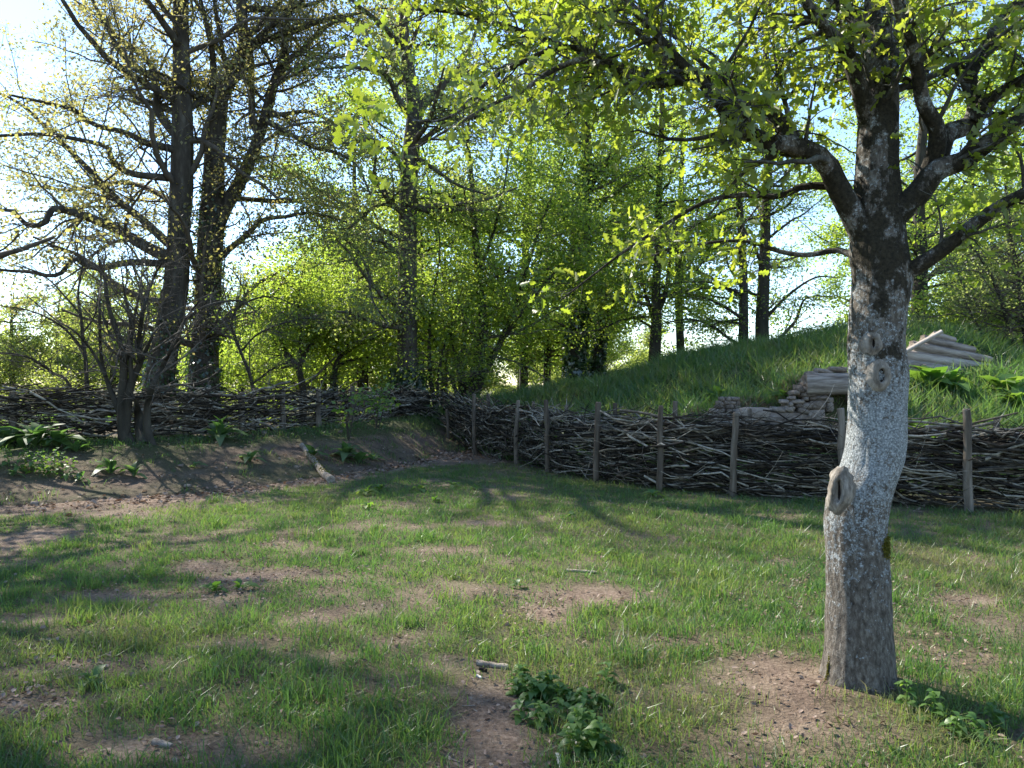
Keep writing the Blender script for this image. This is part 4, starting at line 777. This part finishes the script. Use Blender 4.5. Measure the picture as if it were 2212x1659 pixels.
def litter(name, xy, size, label, seed, mat='litter'):
    r = np.random.default_rng(seed); n = len(xy); pos = np.c_[xy, H(xy[:, 0], xy[:, 1]) + r.uniform(.004, .025, n)]
    a = r.uniform(0, 6.28, n); d = np.stack([np.cos(a), np.sin(a), r.normal(0, .35, n)], 1); nn = norm(np.array([0, 0, 1.]) + r.normal(0, .45, (n, 3)))
    V = np.array([[0, 0, 0], [.35, .3, .12], [.75, .22, .1], [1, 0, 0], [.75, -.22, .14], [.35, -.3, .1]]); mk(name, [leafset(pos, d, nn, size * r.uniform(.5, 1.3, n), (V, np.array([[0, 3, 2, 1], [0, 5, 4, 3]])), r.random(n))], M[mat], None, kind='stuff', label=label)
q = scatter(30000, 2.4, 10, power=.7); t_ = turf(q[:, 0], q[:, 1]); q = q[rng.random(len(q)) < np.where(t_ < .5, .75, .30) * (.3 + 1.5 * sstep(.45, .65, fbm(q[:, 0], q[:, 1], .9, 95)))]; litter('fallen_leaves', q, .03, 'scattered brown dead leaves on the lawn', 301)
q = np.c_[rng.uniform(-9, 1.6, 26000), rng.uniform(8, 18, 26000)]; yt = np.interp(q[:, 0], TL[:, 0], TL[:, 1]); k = np.exp(-((q[:, 1] - yt + .3 - .5 * sstep(-2, 0, q[:, 0])) / (.45 + .5 * sstep(-3, -.5, q[:, 0]))) ** 2) * (.25 + .75 * sstep(-7, -4, q[:, 0]))
yf = np.interp(q[:, 0], FLL[:, 0], FLL[:, 1]); k = k * np.where((q[:, 0] > -1.6) & (q[:, 1] > yf), 0, 1); q = q[rng.random(len(q)) < k * .9]; litter('fallen_leaves', q, .07, 'drift of red-brown dead leaves along the foot of the bank', 302)
q = np.c_[rng.uniform(-9, -1, 2500), rng.uniform(9, 17, 2500)]; q = q[B(q[:, 0], q[:, 1]) > .03]; litter('fallen_leaves', q, .05, 'sparse dead leaves on the slope of the bank', 303)
# crumbs of soil and small stones
cr = scatter(9000, 2.4, 11); cr = cr[turf(cr[:, 0], cr[:, 1]) < .5]; bk = np.c_[rng.uniform(-9, -1, 1500), rng.uniform(9, 17, 1500)]; bk = bk[B(bk[:, 0], bk[:, 1]) > .03]; al = np.vstack([cr, bk]); n = len(al)
tv = np.array([[1, 0, 0], [-1, 0, 0], [0, 1, 0], [0, -1, 0], [0, 0, .7], [0, 0, -.7]]); tf = np.array([[0, 2, 4], [2, 1, 4], [1, 3, 4], [3, 0, 4]])
sz = rng.uniform(.0, 1., n) ** 2.5 * .016 + .003 * np.where(al[:, 1] > 8, 1.9, 1); a = rng.uniform(0, 6.28, n); cs, sn = np.cos(a), np.sin(a)
V = tv[None] * sz[:, None, None] * rng.uniform(.7, 1.3, (n, 6, 1)); V = np.stack([V[..., 0] * cs[:, None] - V[..., 1] * sn[:, None], V[..., 0] * sn[:, None] + V[..., 1] * cs[:, None], V[..., 2]], -1) + np.c_[al, H(al[:, 0], al[:, 1])][:, None]
mk('soil_crumbs', [(V.reshape(-1, 3), (tf[None] + (np.arange(n) * 6)[:, None, None]).reshape(-1, 3), None)], M['ground'], None, kind='stuff', label='crumbs of soil and grit on bare ground')

def ray_ground(px, py):
    dd = np.linspace(2.5, 30, 6000); z = EYE - (py - CY) / F * dd; hh = H((px - CX) / F * dd, dd); k = np.argmax(z <= hh); return (px, py, float(dd[k]))
# herbs, each a plant of its own with its leaves
def herb_leaf(name, wid, mat, curl, seed):
    x = np.array([0, .18, .45, .72, 1.]); y = np.array([.04, .5, 1, .75, 0]) * wid * .5; z = .28 * np.sin(x * 2.2) - curl * x ** 2
    V = np.vstack([np.c_[x, y, z + .12 * y], np.c_[x, -y, z + .12 * y], np.c_[x, 0 * y, z]]); Fq = []
    for i in range(4): Fq += [[10 + i, 10 + i + 1, i + 1, i], [5 + i, 5 + i + 1, 10 + i + 1, 10 + i]]
    me = mesh_from(name, [(V, np.array(Fq), np.full(8, (seed % 7) / 6.))], True); me.materials.append(M[mat]); return me
FOX = [herb_leaf('leaf', .42, 'foxglove', .25 + .12 * i, i) for i in range(6)]; DOCK = [herb_leaf('leaf', .5, 'herb', .2 + .12 * i, i * 2) for i in range(6)]; NET = [herb_leaf('leaf', .62, 'herb', .35 + .1 * i, i) for i in range(5)]
_hg = {}
def rosette(px, py, size, n, label, kind='foxglove', d=None, el=(15, 75)):
    rr = random.Random(int(px * 7 + py)); meshes = FOX if kind == 'foxglove' else DOCK
    if d is None:                       # march along the ray to the ground
        dd = np.linspace(2.5, 30, 4000); z = EYE - (py - CY) / F * dd; hh = H((px - CX) / F * dd, dd); k = np.argmax(z <= hh); d = float(dd[k]) if z[k] <= hh[k] else 14.
    x = (px - CX) / F * d; e = ob(kind + '_plant', None, label=label, cat='plant', group=kind + ' plants', loc=Vector((x, d, gz(x, d))))
    for i in range(n):
        o = bpy.data.objects.new('leaf', rr.choice(meshes)); COL.objects.link(o); o.parent = e; f = i / n
        o.rotation_euler = (rr.uniform(-.3, .3), -math.radians(el[0] + (el[1] - el[0]) * f + rr.uniform(-8, 8)), i * 2.4 + rr.uniform(-.3, .3)); s = 1.25 * size * rr.uniform(.7, 1.15) * (1 - .35 * f); o.scale = (s, s, s)
        o.location = (rr.uniform(-.02, .02), rr.uniform(-.02, .02), .01 + .10 * f * size)
for q in [(78, 966, .48, 18, 'large pale foxglove clump by the left fence'), (124, 968, .42, 14, 'foxglove right beside the large pale clump'), (14, 964, .46, 14, 'foxglove at the left edge below the fence'), (475, 952, .46, 14, 'grey-green foxglove at the fence foot right of the bare shrub'),
          (165, 978, .24, 9, 'small foxglove under the pale clump on the bank top'), (540, 1000, .3, 10, 'foxglove halfway down the bank beside the mossy branch'), (240, 1025, .32, 10, 'foxglove low on the bank below the bare shrub'), (290, 1032, .26, 9, 'drooping foxglove on the bank right of the low one'),
          (420, 1012, .16, 7, 'small foxglove alone on bare soil of the bank'), (675, 990, .3, 11, 'foxglove just above the mossy fallen branch'), (745, 992, .38, 16, 'tall foxglove clump on the bank right of the mossy branch'), (776, 1002, .3, 11, 'foxglove low on the right of the tall clump'),
          (805, 995, .20, 8, 'foxglove under the leafy sapling on the bank'), (25, 1030, .14, 8, 'small weed low on the bank at left'), (172, 1040, .16, 7, 'pair of upright leaves on the lower bank')]: rosette(*q)
for q in [(790, 1070, .17, 9, 'broad-leaved dock at the lawn edge below the bank'), (820, 1060, .15, 8, 'dock next to the lawn-edge dock'), (910, 1062, .15, 8, 'low dock on the lawn before the leaf drift'), (980, 1052, .14, 8, 'dock farthest back on the lawn'), (940, 1085, .12, 7, 'small bright dock in sunny lawn'),
          (1030, 1058, .12, 6, 'yellow-green seedling dock near the fence stakes'), (795, 1100, .13, 8, 'upright grey dock in mid lawn'), (1410, 1075, .16, 7, 'dock at the foot of the brushwood fence'), (465, 1280, .11, 10, 'flat broad-leaved weed on the left lawn'), (520, 1275, .10, 8, 'weed with an upturned pale leaf on left lawn'), (195, 1480, .10, 6, 'single plantain in the left foreground'),
          (1225, 1120, .1, 6, 'flat weed in the sunny middle of the lawn'), (1120, 1270, .08, 6, 'tiny weed in mid lawn'), (1310, 1200, .09, 6, 'flat weed on the lawn before the stakes')]: rosette(*q, kind='dock', el=(8, 55))
for q in [(2010, 800, .62, 16, 'big dock under the log gable', 15.4), (2060, 806, .5, 12, 'dock right of the big one under the gable', 15.2), (1990, 850, .5, 14, 'yellowing dock on the mound beside the oak trunk', 13.4), (2030, 870, .45, 10, 'dock low on the mound behind the right stake', 12.8), (2120, 862, .45, 10, 'pale-leaved dock on the mound right of the stake', 13.2),
          (2165, 812, .55, 14, 'dock on the mound near the right edge', 15.0), (2200, 830, .5, 12, 'dock at the right edge of the mound', 14.4), (2160, 890, .4, 9, 'low dock just above the right fence', 12.4), (1210, 868, .4, 10, 'dock among long grass at the left foot of mound', 16.2), (1290, 850, .4, 10, 'dock in the mound grass above the stakes', 16.8), (1550, 820, .4, 9, 'dock in long grass left of the stone entrance', 16.4), (1690, 845, .3, 9, 'bright dock on the ledge of the stone entrance', 15.2)]: rosette(*q[:5], kind='dock', d=q[5], el=(15, 70))
def nettle(px, py, h, label):
    d = ray_ground(px, py)[2]; x = (px - CX) / F * d; rr = random.Random(int(px * 3 + py)); e = ob('nettle_plant', None, label=label, cat='plant', group='nettles on the bank' if d > 7 else 'nettles in the foreground patch', loc=Vector((x, d, gz(x, d))))
    lean = np.array([rr.uniform(-.2, .2), rr.uniform(-.2, .2)]); z = np.linspace(0, h, 6); P = np.stack([lean[0] * z, lean[1] * z, z - .02], 1); mk('stem', [tubes(P[None], np.linspace(.004, .002, 6)[None], 5)], M['herb'], e, True)
    for i in range(6):
        f = (i + 1) / 6; zz = h * f
        for s in (0, 1, .5):
            if s == .5 and i < 3: continue
            o = bpy.data.objects.new('leaf', rr.choice(NET)); COL.objects.link(o); o.parent = e; sc = (.075 if d < 7 else .13) * (1.1 - .5 * f) * rr.uniform(.8, 1.2); o.scale = (sc, sc, sc)
            o.rotation_euler = (rr.uniform(-.3, .3), -rr.uniform(-.2, .6), i * 1.57 + s * 3.14 + rr.uniform(-.3, .3)); o.location = (lean[0] * zz, lean[1] * zz, zz - .02)
npos = [(1160 + random.uniform(-45, 150), 1460 + random.uniform(0, 110)) for _ in range(24)] + [(1270 + random.uniform(-40, 50), 1600 + random.uniform(-15, 40)) for _ in range(7)]
for i, (a, c) in enumerate(npos): nettle(a, c, random.uniform(.06, .13) if i < 24 else random.uniform(.12, .19), 'leafy nettle in the dark green patch beside bare soil' if i < 24 else 'taller nettle standing nearest in front of the patch')
for a, c in [(2060, 1590), (2105, 1600), (2150, 1575), (1960, 1530), (2010, 1555)]: nettle(a, c, random.uniform(.10, .16), 'low nettle in shaded grass right of the oak foot')
for a, c in [(95, 1020), (115, 1012), (75, 1025), (135, 1022), (100, 1032), (122, 1030), (60, 1015), (145, 1035), (20, 1010), (40, 1020)]:
    o = nettle(a, c, .3, 'bushy nettle on the bank below the foxgloves')

# ------------------------------------------------------------------ odds and ends lying about
def fallen(name, label, cat, p0, p1, r0, r1, mat, seed, moss=0, lift0=0., lift1=0., wig=.03):
    rng = np.random.default_rng(seed)
    a = np.array([*gp(*p0), 0.]) if len(p0) == 2 else at(*p0); c = np.array([*gp(*p1), 0.]) if len(p1) == 2 else at(*p1)
    t = np.linspace(0, 1, 9)[:, None]; P = a + (c - a) * t; L = np.linalg.norm(c - a); P[1:-1, :2] += np.cumsum(rng.normal(0, wig * L * .3, (7, 2)), 0)
    R = (r0 + (r1 - r0) * t[:, 0]) * (1 + rng.normal(0, .06, 9)); P[:, 2] = H(P[:, 0], P[:, 1]) + R * .6 + lift0 + (lift1 - lift0) * t[:, 0]; b = P[4].copy()
    e = ob(name, None, label=label, cat=cat, loc=Vector(b)); V, Fq, _ = tubes((P - b)[None], R[None], 9); V = V + rng.normal(0, r0 * .07, V.shape)
    k = 9; mk('wood', [(V, Fq), (V, np.array([list(range(k)), list(range(8 * k, 9 * k))]))], M[mat], e, True)
    if moss:
        m = 700; f = rng.uniform(.15, .75, m); keep = vnoise(f * 8, f * 0, 1., 3) > .42; f = f[keep]; m = len(f); c_ = np.stack([np.interp(f, t[:, 0], (P - b)[:, i]) for i in range(3)], 1); r = np.interp(f, t[:, 0], R)
        o = norm(rng.normal(0, 1, (m, 3)) + np.array([0, -.3, .9])); mk('moss', [leafset(c_ + o * r[:, None] * .95, norm(o + rng.normal(0, .7, (m, 3))), norm(rng.normal(0, 1, (m, 3))), .022 * rng.uniform(.5, 1.3, m), T_RHOMB, rng.random(m))], M['moss'], e, kind='stuff')
    return e
fallen('fallen_branch', 'mossy broken branch lying down the bank onto the leaf drift', 'branch', ray_ground(652, 965), ray_ground(715, 1042), .05, .065, 'dead_wood', 1, 1)
fallen('dead_stick', 'short curved grey stick beside the white bone chip', 'stick', (1030, 1438), (1098, 1446), .017, .014, 'dead_wood', 2)
fallen('dead_stick', 'pale barkless stick on the soil by the nettles', 'stick', (1225, 1582), (1252, 1606), .011, .009, 'bone', 3)
fallen('dead_stick', 'short white stick end at the bottom edge of bare soil', 'stick', (1204, 1628), (1214, 1658), .011, .008, 'bone', 4)
fallen('dead_stick', 'pale stick in the grass of mid lawn', 'stick', (1225, 1236), (1290, 1242), .016, .012, 'dead_wood', 5)
fallen('dead_stick', 'thin forked twig lying on the leaf drift', 'stick', (925, 1000), (975, 990), .012, .008, 'dead_wood', 6)
fallen('bone_chip', 'tiny white chip by the black dropping on bare soil', 'chip', (1030, 1463), (1041, 1467), .008, .007, 'bone', 7)
for i in range(14):
    a = (random.uniform(900, 1240), random.uniform(1440, 1650)); an = random.uniform(0, 3.14); l = random.uniform(12, 40)
    fallen('twig', 'thin dry twig on the bare soil by the nettles', 'twig', a, (a[0] + math.cos(an) * l, min(a[1] + math.sin(an) * l * .4, 1655)), .003, .002, 'dead_wood', 20 + i, wig=.06)['group'] = 'twigs on the bare soil'
fallen('bark_scrap', 'pinkish scrap of rotten bark in the left foreground', 'bark', (332, 1610), (370, 1618), .018, .012, 'dead_wood', 50)
def loose_stone(px, py, wpx, label, k):
    p = ray_ground(px, py); d = p[2]; x = (px - CX) / F * d; s = wpx * d / F; o = ob('loose_stone', ROCK[k % 10], label=label, cat='stone', loc=Vector((x, d, gz(x, d) + s * .15))); o.scale = (s, s * .8, s * .55); o.rotation_euler = (.1, .1, k * 1.1)
for k, q in enumerate([(405, 1052, 14, 'rounded stone at the foot of the bank'), (500, 1045, 10, 'small stone left of the mossy branch'), (570, 938, 14, 'flat stone on the bank crest'), (390, 1008, 12, 'stone sitting in the bank face'), (735, 935, 12, 'brown stone high on the bank'), (640, 1010, 10, 'stone just left of the mossy branch'), (75, 1090, 16, 'stone in shade at the lower left bank'), (1905, 1395, 9, 'dark clod behind the oak foot'), (1730, 1465, 7, 'pebble on the soil left of the oak foot')]): loose_stone(*q, k)
def dropping(px, py, s, label):
    g = gp(px, py); b = np.array([g[0], g[1], gz(*g)]); rr = np.random.default_rng(int(px)); e = ob('dropping', None, label=label, cat='dropping', loc=Vector(b))
    for i in range(7):
        o = bpy.data.objects.new('pellet', DROP); COL.objects.link(o); o.parent = e; o.location = Vector(np.r_[rr.normal(0, s * .3, 2), s * .2 + .25 * s * rr.random()]); o.scale = (s * .5,) * 3; o.rotation_euler = tuple(rr.uniform(0, 6, 3))
DROP = rock_mesh(77); DROP.materials[0] = M['hollow']
dropping(1042, 1450, .03, 'small black dropping beside the curved stick'); dropping(80, 1260, .05, 'dark clod of dung at left'); 
# leafy sapling sprout on the bank
b_ = ray_ground(755, 925); x, d = (755 - CX) / F * b_[2], b_[2]
small('elder_sapling', 'bright green elder sprout in front of the left fence', [([(752, 935), (752, 905), (755, 885), (752, 872)], 3), ([(753, 900), (745, 885), (738, 878)], 2), ([(753, 900), (765, 885), (772, 878)], 2)], 15.0, 81, leaf='herb', leaves=(60, 0.12, .1, .7, .8, .08), l1=(8, .4, 60, .5, .6, .6, .1, .0, .3), l2=(16, 0, 50, .5, .6, .6, .1, 0, .2), l3=(30, 0, 50, .5, .6, .6, .1, 0, .12, .002))
small('elder_sapling', 'dull green elder bush against the fence by the ivied tree', [([(812, 945), (815, 905), (818, 870), (825, 835)], 4), ([(815, 905), (806, 880), (800, 860)], 3), ([(816, 890), (832, 870), (842, 850)], 3)], 16.2, 82, leaf='herb', leaves=(260, 0.09, .1, .7, .6, .08), l1=(14, .3, 60, .5, .6, .6, .1, .0, .4), l2=(40, 0, 50, .5, .6, .6, .1, 0, .25), l3=(80, 0, 50, .5, .6, .6, .1, 0, .15, .002))
print('tris', sum(len(p.vertices) - 2 for m in bpy.data.meshes for p in m.polygons) if sum(len(m.polygons) for m in bpy.data.meshes) < 300000 else sum(len(m.loops) - 2 * len(m.polygons) for m in bpy.data.meshes))
